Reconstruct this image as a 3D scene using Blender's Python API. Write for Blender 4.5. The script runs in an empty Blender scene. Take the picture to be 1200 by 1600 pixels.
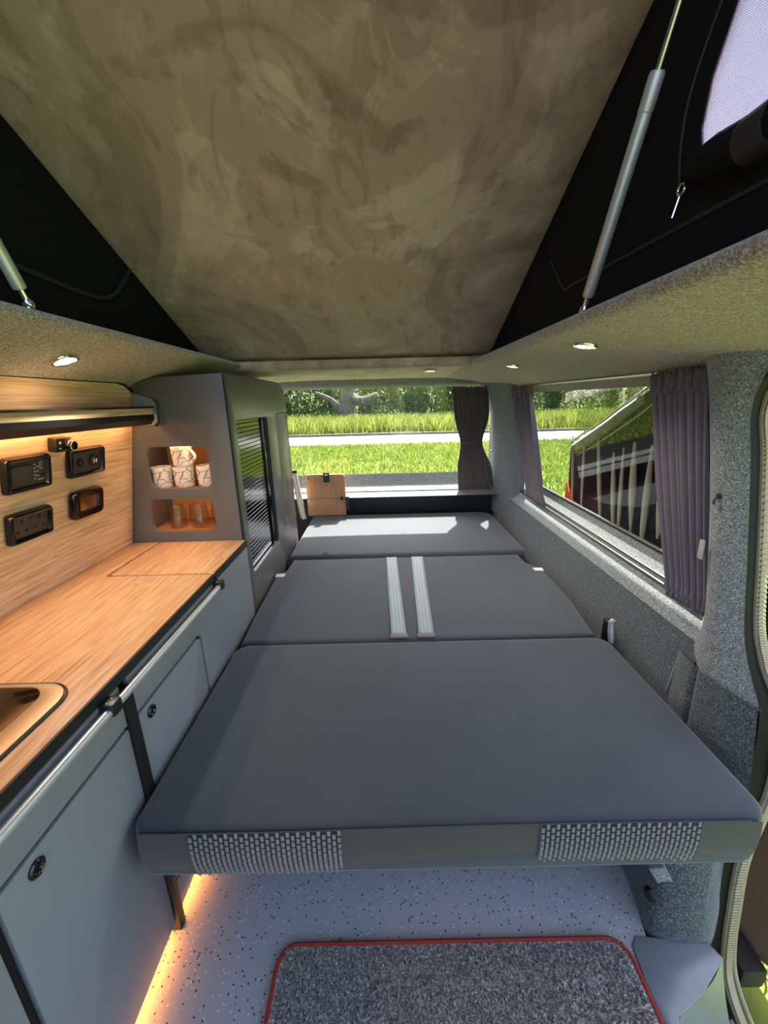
import bpy, bmesh, math, random
import numpy as np
from mathutils import Vector, Matrix
random.seed(7); rng = np.random.default_rng(7)
S = bpy.context.scene
COL = S.collection
PI = math.pi

# ------------------------------------------------------------------ camera
cam = bpy.data.cameras.new('camera'); camo = bpy.data.objects.new('camera', cam); COL.objects.link(camo)
cam.sensor_fit = 'VERTICAL'; cam.sensor_height = 36.0; cam.lens = 621.0*36/1600
cam.clip_start = 0.02; cam.clip_end = 300
def cam_axes():
    f = 621.0; vx, vy, s = 597.2, 625.3, -.025      # calibrated focal length, vanishing point of the van's axis, horizon slope
    d = np.array([(vx-600)/f, -(vy-800)/f, 1.]); d /= np.linalg.norm(d)
    n = np.cross(d, np.array([1, -s, 0.])); n /= np.linalg.norm(n)
    if n[1] < 0: n = -n
    r = np.cross(n, d)
    if r[0] < 0: r = -r
    return r, d, n
r_, d_, n_ = cam_axes()
right = Vector((r_[0], d_[0], n_[0])); up = Vector((r_[1], d_[1], n_[1])); fwd = Vector((r_[2], d_[2], n_[2]))
M = Matrix((right, up, -fwd)).transposed().to_4x4(); M.translation = Vector((0, 0, 1.25))
camo.matrix_world = M
S.camera = camo
S.cycles.transparent_max_bounces = 16

# ------------------------------------------------------------------ light
SUN = Vector((.135, .62, .84)).normalized()
w = bpy.data.worlds.new('sky'); S.world = w; w.use_nodes = True
nt = w.node_tree; nt.nodes.clear()
sky = nt.nodes.new('ShaderNodeTexSky'); sky.sky_type = 'NISHITA'; sky.sun_disc = False
sky.sun_elevation = math.asin(SUN.z); sky.sun_rotation = math.atan2(SUN.x, SUN.y); sky.air_density = .8; sky.dust_density = 4.0; sky.ozone_density = 1.0
bg = nt.nodes.new('ShaderNodeBackground'); bg.inputs[1].default_value = 0.22
out = nt.nodes.new('ShaderNodeOutputWorld')
nt.links.new(sky.outputs[0], bg.inputs[0]); nt.links.new(bg.outputs[0], out.inputs[0])
sl = bpy.data.lights.new('sun', 'SUN'); sl.energy = 8.0; sl.angle = math.radians(.53); sl.color = (1, .95, .86)
so = bpy.data.objects.new('sun', sl); COL.objects.link(so); so.rotation_euler = SUN.to_track_quat('Z', 'Y').to_euler(); so.location = (6, 10, 15)
vs = S.view_settings; vs.view_transform = 'Standard'; vs.look = 'None'; vs.gamma = 1; vs.exposure = 1.88; vs.use_curve_mapping = False

# ------------------------------------------------------------------ materials
def lin(h):
    c = [int(h[i:i+2], 16)/255 for i in (0, 2, 4)]
    return tuple((x/12.92 if x <= .04045 else ((x+.055)/1.055)**2.4) for x in c)+(1,)
class NT:
    def __init__(s, name):
        s.m = bpy.data.materials.new(name); s.m.use_nodes = True; s.t = s.m.node_tree
        s.b = s.t.nodes['Principled BSDF']; s.o = s.t.nodes['Material Output']
        s.tc = None
    def n(s, k, **kw):
        x = s.t.nodes.new(k)
        for a, v in kw.items():
            if a in x.inputs.keys(): x.inputs[a].default_value = v
            else: setattr(x, a, v)
        return x
    def l(s, a, b): s.t.links.new(a, b)
    def co(s, scale=(1, 1, 1), rot=(0, 0, 0)):
        if not s.tc: s.tc = s.n('ShaderNodeTexCoord')
        mp = s.n('ShaderNodeMapping'); mp.inputs['Scale'].default_value = scale; mp.inputs['Rotation'].default_value = rot
        s.l(s.tc.outputs['Object'], mp.inputs[0]); return mp.outputs[0]
    def noise(s, scale, detail=2, rough=.5, co=None, dist=0):
        x = s.n('ShaderNodeTexNoise'); x.inputs['Scale'].default_value = scale; x.inputs['Detail'].default_value = detail
        x.inputs['Roughness'].default_value = rough; x.inputs['Distortion'].default_value = dist
        s.l(co if co is not None else s.co(), x.inputs['Vector']); return x.outputs['Fac']
    def ramp(s, fac, stops):
        x = s.n('ShaderNodeValToRGB'); e = x.color_ramp.elements
        while len(e) < len(stops): e.new(.5)
        for i, (p, c) in enumerate(stops): e[i].position = p; e[i].color = c if len(c) == 4 else tuple(c)+(1,)
        s.l(fac, x.inputs[0]); return x.outputs[0]
    def mix(s, fac, a, b, mode='MIX'):
        x = s.n('ShaderNodeMix', data_type='RGBA', blend_type=mode)
        for i, v in ((0, fac), (6, a), (7, b)):
            if isinstance(v, (int, float, tuple)): x.inputs[i].default_value = v
            else: s.l(v, x.inputs[i])
        return x.outputs[2]
    def bump(s, h, strength=.3, dist=.002):
        x = s.n('ShaderNodeBump'); x.inputs['Strength'].default_value = strength; x.inputs['Distance'].default_value = dist
        s.l(h, x.inputs['Height']); s.l(x.outputs[0], s.b.inputs['Normal'])
    def set(s, base=None, rough=.5, metal=0, spec=.5, sheen=0, **kw):
        if base is not None:
            if isinstance(base, tuple): s.b.inputs['Base Color'].default_value = base
            else: s.l(base, s.b.inputs['Base Color'])
        s.b.inputs['Roughness'].default_value = rough; s.b.inputs['Metallic'].default_value = metal
        s.b.inputs['Specular IOR Level'].default_value = spec; s.b.inputs['Sheen Weight'].default_value = sheen
        for k, v in kw.items(): s.b.inputs[k].default_value = v
        return s.m

MAT = {}
def plain(name, col, rough=.5, metal=0, spec=.5, var=.08, **kw):
    m = NT(name); c = lin(col)
    f = m.noise(35, 3, .6)
    base = m.ramp(f, [(.3, tuple(x*(1-var) for x in c[:3])), (.7, tuple(min(1, x*(1+var)) for x in c[:3]))])
    m.set(base, rough, metal, spec, **kw); MAT[name] = m.m; return m.m
def carpet(name, lo, mid, hi, sc=330, bumpd=.004):
    m = NT(name)
    f = m.noise(sc, 3, .75); g = m.noise(sc*.35, 2, .6)
    c = m.ramp(f, [(.33, lin(lo)), (.5, lin(mid)), (.68, lin(hi))])
    c2 = m.ramp(g, [(.3, (.82, .82, .82)), (.7, (1.15, 1.15, 1.15))])
    m.bump(f, .55, bumpd)
    MAT[name] = m.set(m.mix(1.0, c, c2, 'MULTIPLY'), .95, spec=.1, sheen=.35); return m.m
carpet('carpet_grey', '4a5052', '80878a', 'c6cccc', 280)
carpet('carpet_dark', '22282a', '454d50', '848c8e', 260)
carpet('carpet_roof_bounce', '574f45', '968d80', 'd6cdc0', 240)  # roof edge carpet, warm ground bounce put into its colour
carpet('carpet_mid', '33393a', '636a6c', 'a2a9a9', 280)
carpet('carpet_sunlit', '5a4028', '8f6c48', 'b8926a', 300)  # dark door carpet with sunlight put into its brown
carpet('rug_pile', '3c3936', '9f9892', 'fff8f0', 190, .006)
def wood(name, lo, mid, hi, axis='y', sc=1.0, rough=.42):
    m = NT(name)
    st = {'y': (14, 1.1, 14), 'z': (14, 14, 1.1), 'x': (1.1, 14, 14)}[axis]
    co = m.co(tuple(v*sc for v in st))
    warp = m.noise(1.3, 3, .55, co, .9)
    co2 = m.co(tuple(v*sc*(8 if v > 2 else 2.2) for v in st))
    fine = m.noise(2.2, 4, .7, co2, .2)
    wv = m.n('ShaderNodeMath', operation='MULTIPLY'); wv.inputs[1].default_value = 9.0; m.l(warp, wv.inputs[0])
    fr = m.n('ShaderNodeMath', operation='PINGPONG'); fr.inputs[1].default_value = 1.0; m.l(wv.outputs[0], fr.inputs[0])
    a = m.ramp(fr.outputs[0], [(.0, lin(mid)), (.55, lin(hi)), (1, lin(mid))])
    b = m.ramp(fine, [(.38, lin(lo)), (.56, lin(hi))])
    c = m.mix(.5, a, b)
    m.bump(fine, .12, .001)
    MAT[name] = m.set(c, rough, spec=.4); return m.m
wood('oak_worktop', '86603f', 'b08258', 'd0aa80', 'y')
wood('oak_splashback', 'b0875f', 'd2ab82', 'f0d2ae', 'y', .75)
wood('oak_cubby', '8a5c34', 'b07c4c', 'c8965f', 'x')
wood('oak_table', '8c5b38', 'ae7a50', 'c2906a', 'z')
plain('laminate_grey', '82888c', .34, spec=.55, var=.03)
plain('laminate_cabinet', '5c5b5a', .36, spec=.55, var=.03)
plain('black_edge', '141414', .45, var=.1)
plain('black_gloss', '0c0b0b', .12, spec=.6, var=.05)
plain('black_plastic', '1b1b1c', .4, var=.08)
plain('dark_gap', '070707', .8, var=.05)
plain('socket_face', '3a3836', .45, var=.05)
plain('print_white', 'c9c9c4', .6, var=.03)
plain('aluminium', 'c4c8ca', .32, 1, var=.04)
plain('satin_silver', 'c6cbcc', .42, .6, var=.04)
plain('chrome', 'd8dadc', .12, 1, var=.02)
plain('steel_frame', 'b09a7c', .5, .7, var=.04)
plain('white_tube', 'd6d5cf', .4, var=.04)
plain('cream_wood_edge', 'c9a878', .5, var=.08)
plain('orange_paint', 'd8541c', .2, spec=.6, var=.03, **{'Coat Weight': .6})
plain('red_binding', 'a4372a', .8, var=.1)
plain('red_plastic', 'd8331f', .4)
plain('canvas_black', '15151a', .85, spec=.15, var=.12)
plain('canvas_seam', '202026', .7)
plain('white_tag', 'd9dcdc', .7)
plain('step_plastic', '7c8284', .3, spec=.5, var=.04)
plain('seal_black', '161713', .75, spec=.2, var=.1)
plain('seal_beige', 'b9a98a', .6, var=.1)
plain('underbody', '3c342b', .8, var=.2)
plain('asphalt', '8a867f', .95, var=.12)
plain('kerb_stone', '6b6960', .95, var=.15)
plain('soil', '3d4a1c', .95, var=.3)
plain('pleat_sunlit', 'cfc8b8', .9)  # sunlight on the dark curtain's pleats, put into a cream colour
plain('white_rubber', 'aab0ae', .5)
def fabric(name, col, sc=900, rough=.9, sheen=.25, var=.15, spec=.2):
    m = NT(name); c = lin(col)
    f = m.noise(sc, 2, .6); g = m.noise(6, 3, .6)
    a = m.ramp(f, [(.3, tuple(x*(1-var) for x in c[:3])), (.7, tuple(x*(1+var) for x in c[:3]))])
    b = m.ramp(g, [(.3, (.93,)*3), (.7, (1.06,)*3)])
    m.bump(f, .2, .0006)
    MAT[name] = m.set(m.mix(1.0, a, b, 'MULTIPLY'), rough, spec=spec, sheen=sheen); return m.m
fabric('bed_fabric', '3c4249')
fabric('bed_side_floorlit', '4a4642')  # bed front fabric browned: light from the floor put into the colour
fabric('weave_thread', '88827e', 500)
fabric('weave_ground', '2a2828', 700)
fabric('belt_webbing', '7a8a92', 1200, .5, .1, .1, .4)
fabric('curtain_grey', '6e6872', 700)
fabric('curtain_rear_lit', '665a58', 700)  # same curtain cloth browned, the light put into the colour
# suede headliner with brushed nap: broad patches, swirls and short strokes
m = NT('suede_roof')
a = m.noise(1.9, 5, .6, m.co(), 1.6); b = m.noise(5.0, 5, .6, m.co((1, .5, 1)), 2.6); c = m.noise(600, 2, .6); d = m.noise(3.0, 3, .5, m.co((1.0, .6, 1), (0, 0, .5)), 4.0)
ca = m.ramp(a, [(.40, lin('968472')), (.455, lin('aa9884')), (.545, lin('ad9b87')), (.59, lin('c2b29d'))])
cb = m.ramp(b, [(.39, (.82,)*3), (.43, (1,)*3), (.57, (1.02,)*3), (.62, (1.13,)*3)])
cb = m.mix(1., cb, m.ramp(d, [(.33, (.84,)*3), (.38, (1.,)*3), (.62, (1.,)*3), (.67, (1.10,)*3)]), 'MULTIPLY')
cc = m.ramp(c, [(.3, (.92,)*3), (.7, (1.07,)*3)])
MAT['suede_roof'] = m.set(m.mix(1., m.mix(1., ca, cb, 'MULTIPLY'), cc, 'MULTIPLY'), .9, spec=.15, sheen=.35)
# speckled vinyl floor
m = NT('vinyl_floor')
v = m.n('ShaderNodeTexVoronoi'); v.inputs['Scale'].default_value = 150; m.l(m.co(), v.inputs['Vector'])
sep = m.n('ShaderNodeSeparateColor'); m.l(v.outputs['Color'], sep.inputs[0])
dot = m.n('ShaderNodeMath', operation='LESS_THAN'); dot.inputs[1].default_value = .3; m.l(v.outputs['Distance'], dot.inputs[0])
tone = m.n('ShaderNodeValToRGB'); tone.color_ramp.interpolation = 'CONSTANT'
e = tone.color_ramp.elements; base = lin('bab8b8')
e[0].position = 0; e[0].color = lin('e6e8ea'); e[1].position = .16; e[1].color = base
x = e.new(.78); x.color = lin('23262c'); x = e.new(.93); x.color = lin('c4c8ce')
m.l(sep.outputs[0], tone.inputs[0])
g = m.ramp(m.noise(300, 2), [(.3, lin('b3b1b2')), (.7, lin('c0bebe'))])
MAT['vinyl_floor'] = m.set(m.mix(dot.outputs[0], g, tone.outputs[0]), .45, spec=.4)
# mug glaze with looping grey line drawing
m = NT('mug_glaze')
v = m.n('ShaderNodeTexVoronoi', feature='DISTANCE_TO_EDGE'); v.inputs['Scale'].default_value = 20
nn = m.n('ShaderNodeTexNoise'); nn.inputs['Scale'].default_value = 25; m.l(m.co(), nn.inputs['Vector'])
ad = m.n('ShaderNodeVectorMath', operation='MULTIPLY_ADD'); ad.inputs[1].default_value = (.05, .05, .05); m.l(nn.outputs['Color'], ad.inputs[0]); m.l(m.co(), ad.inputs[2])
m.l(ad.outputs[0], v.inputs['Vector'])
MAT['mug_glaze'] = m.set(m.ramp(v.outputs['Distance'], [(.022, lin('8a8074')), (.042, lin('ddd6ce'))]), .2, spec=.5)
# glass
def pane(name, tint, rough=0.0):
    m = NT(name); m.t.nodes.remove(m.b)
    tr = m.n('ShaderNodeBsdfTransparent'); tr.inputs[0].default_value = tint
    gl = m.n('ShaderNodeBsdfGlossy'); gl.inputs['Roughness'].default_value = rough
    lw = m.n('ShaderNodeLayerWeight'); lw.inputs[0].default_value = .5
    pw = m.n('ShaderNodeMath', operation='POWER'); pw.inputs[1].default_value = 4.5; m.l(lw.outputs['Facing'], pw.inputs[0])
    ma = m.n('ShaderNodeMath', operation='MULTIPLY_ADD'); ma.inputs[1].default_value = .9; ma.inputs[2].default_value = .05; m.l(pw.outputs[0], ma.inputs[0])
    mx = m.n('ShaderNodeMixShader'); m.l(ma.outputs[0], mx.inputs[0]); m.l(tr.outputs[0], mx.inputs[1]); m.l(gl.outputs[0], mx.inputs[2])
    m.l(mx.outputs[0], m.o.inputs[0]); MAT[name] = m.m
pane('window_glass', (.93, .95, .92, 1))
pane('window_glass_tint', (.80, .84, .78, 1))
pane('tumbler_glass', (.93, .92, .9, 1))
plain('hob_glass', '1c120b', .06, spec=.6)
# insect mesh: woven net with open cells
m = NT('insect_mesh')
ck = m.n('ShaderNodeTexWave', wave_type='BANDS', bands_direction='Y'); ck.inputs['Scale'].default_value = 130; m.l(m.co(), ck.inputs['Vector'])
ck2 = m.n('ShaderNodeTexWave', wave_type='BANDS', bands_direction='Z'); ck2.inputs['Scale'].default_value = 130; m.l(m.co(), ck2.inputs['Vector'])
mxx = m.n('ShaderNodeMath', operation='MAXIMUM'); m.l(ck.outputs['Fac'], mxx.inputs[0]); m.l(ck2.outputs['Fac'], mxx.inputs[1])
gt = m.n('ShaderNodeMath', operation='GREATER_THAN'); gt.inputs[1].default_value = .62; m.l(mxx.outputs[0], gt.inputs[0])
tr = m.n('ShaderNodeBsdfTransparent'); tl = m.n('ShaderNodeBsdfTranslucent'); tl.inputs[0].default_value = lin('5f738c')
mx = m.n('ShaderNodeMixShader'); m.l(gt.outputs[0], mx.inputs[0]); m.l(tr.outputs[0], mx.inputs[1]); m.l(tl.outputs[0], mx.inputs[2]); m.l(mx.outputs[0], m.o.inputs[0])
MAT['insect_mesh'] = m.m
def foliage(name, lo, hi, trans=.45, sc=1.5):
    m = NT(name)
    c = m.ramp(m.noise(sc, 4, .65), [(.3, lin(lo)), (.7, lin(hi))])
    m.set(c, .6, spec=.25)
    t = m.n('ShaderNodeBsdfTranslucent'); m.l(c, t.inputs[0])
    mx = m.n('ShaderNodeMixShader'); mx.inputs[0].default_value = trans
    m.l(m.b.outputs[0], mx.inputs[1]); m.l(t.outputs[0], mx.inputs[2]); m.l(mx.outputs[0], m.o.inputs[0]); MAT[name] = m.m
foliage('lawn_grass', '526722', '7d8c3a')
foliage('tall_grass', '5a6a28', '8c9448')
foliage('bush_leaf', '3f5a2c', '6c8548', .4)
foliage('bush_leaf_pale', '526b34', '84985a', .4)
foliage('willow_leaf', '436422', '6c8a34', .4)
m = NT('bark'); f = m.noise(9, 5, .7, m.co((1, 1, .3))); m.bump(f, .8, .05); MAT['bark'] = m.set(m.ramp(f, [(.35, lin('4a443b')), (.65, lin('857a6a'))]), .95)
m = NT('lawn_soil'); f = m.noise(2.2, 5, .7); MAT['lawn_soil'] = m.set(m.ramp(f, [(.3, lin('4e5c26')), (.7, lin('6f7a38'))]), .95, spec=.1)
def glow(name, col, st):
    m = NT(name); m.set((0.8, .8, .8, 1), .4); m.b.inputs['Emission Color'].default_value = lin(col); m.b.inputs['Emission Strength'].default_value = st; MAT[name] = m.m
glow('led_white', 'f4f6ff', 6); glow('led_amber', 'ffcf8a', 2.5); glow('led_warm', 'ff9d45', 12); glow('led_shelf', 'ffc088', 8.5); glow('led_cubby', 'ffc488', 9)

# ------------------------------------------------------------------ mesh helpers
WO = {}
def worigin(o): return WO.get(o.name, Vector((0, 0, 0)))
def finish(o, parent, origin):
    COL.objects.link(o)
    if parent is not None:
        o.parent = parent; o.location = origin - worigin(parent)
    else: o.location = origin
    WO[o.name] = origin.copy(); return o
def tag(o, label=None, cat=None, group=None, kind=None):
    for k, v in (('label', label), ('category', cat), ('group', group), ('kind', kind)):
        if v: o[k] = v
    return o
def thing(name, loc, label, cat, group=None):
    o = bpy.data.objects.new(name, None); o.empty_display_size = .05
    finish(o, None, Vector(loc)); return tag(o, label, cat, group)
class MB:
    def __init__(s): s.v = []; s.f = []
    def add(s, v, f):
        b = len(s.v); s.v += [tuple(p) for p in v]; s.f += [tuple(i+b for i in q) for q in f]; return s
    def box(s, a, b):
        x0, y0, z0 = a; x1, y1, z1 = b
        return s.add([(x0, y0, z0), (x1, y0, z0), (x1, y1, z0), (x0, y1, z0), (x0, y0, z1), (x1, y0, z1), (x1, y1, z1), (x0, y1, z1)],
                     [(0, 3, 2, 1), (4, 5, 6, 7), (0, 1, 5, 4), (1, 2, 6, 5), (2, 3, 7, 6), (3, 0, 4, 7)])
    def obox(s, c, ax, ay, az, hx, hy, hz):
        c, ax, ay, az = map(Vector, (c, ax, ay, az)); v = []
        for dz in (-1, 1):
            for dx, dy in ((-1, -1), (1, -1), (1, 1), (-1, 1)): v.append(c+ax*hx*dx+ay*hy*dy+az*hz*dz)
        return s.add(v, [(0, 3, 2, 1), (4, 5, 6, 7), (0, 1, 5, 4), (1, 2, 6, 5), (2, 3, 7, 6), (3, 0, 4, 7)])
    def tube(s, pts, r, seg=10, cap=True, r2=None):
        pts = [Vector(p) for p in pts]; rings = []; n = len(pts); ref = None
        for i, p in enumerate(pts):
            t = (pts[min(i+1, n-1)]-pts[max(i-1, 0)]).normalized()
            if ref is None: ref = Vector((0, 0, 1)) if abs(t.z) < .9 else Vector((1, 0, 0))
            a = t.cross(ref).normalized(); b = a.cross(t).normalized(); ref = b
            rr = r if r2 is None else r+(r2-r)*i/max(1, n-1)
            if isinstance(r, (list, tuple)): rr = r[i]
            rings.append([p+a*math.cos(k*2*PI/seg)*rr+b*math.sin(k*2*PI/seg)*rr for k in range(seg)])
        v = [q for R in rings for q in R]; f = []
        for i in range(n-1):
            for k in range(seg):
                f.append((i*seg+k, i*seg+(k+1) % seg, (i+1)*seg+(k+1) % seg, (i+1)*seg+k))
        if cap: f.append(tuple(range(seg-1, -1, -1))); f.append(tuple((n-1)*seg+k for k in range(seg)))
        return s.add(v, f)
    def lathe(s, prof, c, seg=24, axis=(0, 0, 1)):
        q = Vector((0, 0, 1)).rotation_difference(Vector(axis)); c = Vector(c); v = []; f = []
        for r, z in prof:
            for k in range(seg): v.append(c+q @ Vector((r*math.cos(k*2*PI/seg), r*math.sin(k*2*PI/seg), z)))
        for i in range(len(prof)-1):
            for k in range(seg): f.append((i*seg+k, i*seg+(k+1) % seg, (i+1)*seg+(k+1) % seg, (i+1)*seg+k))
        if prof[0][0] > 1e-5: f.append(tuple(range(seg-1, -1, -1)))
        if prof[-1][0] > 1e-5: f.append(tuple((len(prof)-1)*seg+k for k in range(seg)))
        return s.add(v, f)
    def grid(s, fn, nu, nv, close=False):
        v = [fn(i/(nu-1), j/(nv-1)) for j in range(nv) for i in range(nu)]
        f = [(j*nu+i, j*nu+i+1, (j+1)*nu+i+1, (j+1)*nu+i) for j in range(nv-1) for i in range(nu-1)]
        return s.add(v, f)
    def loft(s, loops, closed=False, cap=False):
        n = len(loops[0]); v = [p for L in loops for p in L]; f = []
        for j in range(len(loops)-1):
            for i in range(n if closed else n-1):
                k = (i+1) % n; f.append((j*n+i, j*n+k, (j+1)*n+k, (j+1)*n+i))
        if cap: f.append(tuple(range(n-1, -1, -1))); f.append(tuple((len(loops)-1)*n+i for i in range(n)))
        return s.add(v, f)
    def build(s, name, mat, parent=None, bevel=0, seg=2, thick=0, sharp=32, fix=True):
        me = bpy.data.meshes.new(name)
        P = np.array(s.v, float); lo = P.min(0); hi = P.max(0); org = Vector(((lo[0]+hi[0])/2, (lo[1]+hi[1])/2, lo[2]))
        me.from_pydata([tuple(p-np.array(org)) for p in P], [], s.f)
        bm = bmesh.new(); bm.from_mesh(me)
        if fix: bmesh.ops.remove_doubles(bm, verts=bm.verts, dist=1e-6); bmesh.ops.recalc_face_normals(bm, faces=bm.faces)
        if bevel:
            es = [e for e in bm.edges if len(e.link_faces) == 2 and e.calc_face_angle(0) > math.radians(35)]
            bmesh.ops.bevel(bm, geom=es, offset=bevel, segments=seg, profile=.6, affect='EDGES', clamp_overlap=True)
        for fc in bm.faces: fc.smooth = True
        for e in bm.edges:
            if len(e.link_faces) == 2 and e.calc_face_angle(0) > math.radians(sharp): e.smooth = False
        bm.to_mesh(me); bm.free()
        o = bpy.data.objects.new(name, me); me.materials.append(MAT[mat])
        finish(o, parent, org)
        if thick:
            md = o.modifiers.new('thickness', 'SOLIDIFY'); md.thickness = thick; md.offset = 0
        return o
def rrect(x0, x1, y0, y1, r, seg=6):
    rs = r if isinstance(r, (list, tuple)) else [r]*4      # corners: (x0,y0),(x1,y0),(x1,y1),(x0,y1)
    out = []
    for (cx, cy, sx, sy, a0), rr in zip(((x0, y0, 1, 1, PI), (x1, y0, -1, 1, 1.5*PI), (x1, y1, -1, -1, 0), (x0, y1, 1, -1, .5*PI)), rs):
        if rr <= 0: out.append((cx, cy)); continue
        for k in range(seg+1):
            a = a0+k/seg*PI/2; out.append((cx+sx*rr+rr*math.cos(a), cy+sy*rr+rr*math.sin(a)))
    return out
def plate(name, outline, holes, plane, pos, th, mat, parent=None, bevel=0):
    """flat board with rounded holes; plane 'x': (y,z) outline, board from pos to pos+th along x, and so on"""
    cu = bpy.data.curves.new(name, 'CURVE'); cu.dimensions = '2D'; cu.fill_mode = 'BOTH'
    cu.extrude = max(abs(th)/2-bevel, 1e-5); cu.bevel_depth = bevel; cu.bevel_resolution = 1
    if bevel: cu.offset = -bevel
    for L in [outline]+list(holes):
        sp = cu.splines.new('POLY'); sp.points.add(len(L)-1); sp.use_cyclic_u = True
        for p, q in zip(sp.points, L): p.co = (q[0], q[1], 0, 1)
    tmp = bpy.data.objects.new('tmp', cu); COL.objects.link(tmp)
    dg = bpy.context.evaluated_depsgraph_get(); dg.update()
    me = bpy.data.meshes.new_from_object(tmp.evaluated_get(dg)); me.name = name
    bpy.data.objects.remove(tmp); bpy.data.curves.remove(cu)
    c = pos+th/2; n = len(me.vertices); P = np.empty(n*3); me.vertices.foreach_get('co', P); P = P.reshape(-1, 3)
    u, v_, w_ = P[:, 0].copy(), P[:, 1].copy(), P[:, 2].copy()
    if callable(plane): Q = np.array([plane(a, b, cc) for a, b, cc in zip(u, v_, w_)])
    elif plane == 'x': Q = np.stack([w_+c, u, v_], 1)
    elif plane == 'y': Q = np.stack([u, -w_+c, v_], 1)
    else: Q = np.stack([u, v_, w_+c], 1)
    lo = Q.min(0); hi = Q.max(0); org = Vector(((lo[0]+hi[0])/2, (lo[1]+hi[1])/2, lo[2]))
    me.vertices.foreach_set('co', (Q-np.array(org)).ravel()); me.update()
    bm = bmesh.new(); bm.from_mesh(me); bmesh.ops.remove_doubles(bm, verts=bm.verts, dist=1e-6); bmesh.ops.recalc_face_normals(bm, faces=bm.faces)
    for fc in bm.faces: fc.smooth = True
    for e in bm.edges:
        if len(e.link_faces) == 2 and e.calc_face_angle(0) > math.radians(35): e.smooth = False
    bm.to_mesh(me); bm.free(); me.materials.clear(); me.materials.append(MAT[mat])
    o = bpy.data.objects.new(name, me); return finish(o, parent, org)
def struct(o, label=None):
    o['kind'] = 'structure'
    if label: o['label'] = label
    return o
def ipl(pts, t):
    """sample a polyline at 0..1 by point index"""
    k = t*(len(pts)-1); i = min(int(k), len(pts)-2); a = k-i
    return tuple(pts[i][j]*(1-a)+pts[i+1][j]*a for j in range(len(pts[0])))
def smooth_poly(pts, n):
    """Catmull-Rom through points"""
    P = [Vector(p) for p in pts]; P = [2*P[0]-P[1]]+P+[2*P[-1]-P[-2]]; out = []
    m_ = len(P)-3
    for k in range(n):
        t = k/(n-1)*m_; i = min(int(t), m_-1); u = t-i
        a, b, c, d = P[i:i+4]
        out.append(.5*((2*b)+(c-a)*u+(2*a-5*b+4*c-d)*u*u+(3*b-a-3*c+d)*u**3))
    return out

# ================================================================== SETTING
ZG = -.45
fl = plate('floor', [(-1.0, -2.2), (.9, -2.2), (.9, -.60), (.545, -.60), (.545, .50), (.60, .64), (.63, .76), (.84, .80), (.84, 2.9), (-1.0, 2.9)], [], 'z', -.03, .03, 'vinyl_floor'); struct(fl, 'blue-grey speckled vinyl floor of the van')
wl = MB().loft([[(-1.0, y, -.03), (-1.0, y, .74), (-.90, y, 1.36), (-.80, y, 1.46)] for y in (-.7, 2.95)]).build('wall_left', 'carpet_grey', thick=.02); struct(wl, 'carpeted side wall behind the kitchen')
o = MB().box((-1.02, -2.2, 0), (-.98, -.30, .74)).box((.88, -2.2, 0), (.92, -.60, .74)).box((-1.02, -2.24, -.03), (.92, -2.2, .70)).build('wall_front_blocker', 'carpet_dark'); struct(o, 'low unseen cab walls added behind the viewpoint to block green bounce')  # unseen walls and forward floor, added to block green bounce from the grass
# right wall below the window: vertical panel, fold line, sloping ledge, reveal up to the glass
prof = [(.800, -.03), (.815, .30), (.838, .56), (.846, .588), (.855, .600), (.872, .622), (.884, .642), (.888, .650), (.894, .655), (.905, .668), (.915, .690), (.930, .728), (.95, .735)]
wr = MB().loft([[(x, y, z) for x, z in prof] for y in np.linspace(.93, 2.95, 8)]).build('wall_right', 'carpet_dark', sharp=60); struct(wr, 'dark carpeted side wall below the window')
ledge = [(.8445, .590), (.853, .6035), (.870, .6255), (.882, .6455), (.886, .6535), (.893, .6585), (.903, .672), (.913, .693), (.928, .7305)]
o = MB().loft([[(x, y, z) for x, z in ledge] for y in np.linspace(.95, 2.62, 8)]).build('trim_1', 'carpet_grey', sharp=60); struct(o, 'grey carpeted ledge under the side window')
o = MB().tube([(.886, 1.0, .660), (.886, 2.6, .660)], .006, 8).tube([(.900, 1.0, .674), (.900, 2.6, .674)], .004, 8).build('trim_2', 'black_plastic'); struct(o, 'dark curtain track along the window ledge')
# cantrail above the window and roof edge with its rolled lip, right and left
cr = [(.52, 1.425), (.45, 1.422), (.422, 1.418), (.406, 1.410), (.402, 1.401), (.416, 1.388), (.46, 1.381), (.56, 1.369), (.66, 1.353), (.75, 1.338), (.80, 1.324), (.818, 1.318), (.835, 1.308), (.855, 1.285), (.868, 1.272)]
ce = MB().loft([[(x, y, z) for x, z in smooth_poly([(a, 0, b) for a, b in cr], 40) for x, z in [(x, z)]] if False else [(p.x, y, p.z) for p in smooth_poly([(a, 0, b) for a, b in cr], 40)] for y in np.linspace(-.7, 2.9, 10)]).build('ceiling', 'carpet_roof_bounce', sharp=70); struct(ce, 'carpeted roof edge above the side window')
cl = [(-.82, 1.44), (-.70, 1.436), (-.65, 1.430), (-.632, 1.420), (-.632, 1.409), (-.655, 1.399), (-.72, 1.377), (-.80, 1.349), (-.85, 1.330), (-.88, 1.315)]
o = MB().loft([[(p.x, y, p.z) for p in smooth_poly([(a, 0, b) for a, b in cl], 32)] for y in np.linspace(-.7, 2.9, 10)]).build('ceiling', 'carpet_roof_bounce', sharp=70); struct(o, 'carpeted roof edge above the kitchen')
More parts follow.
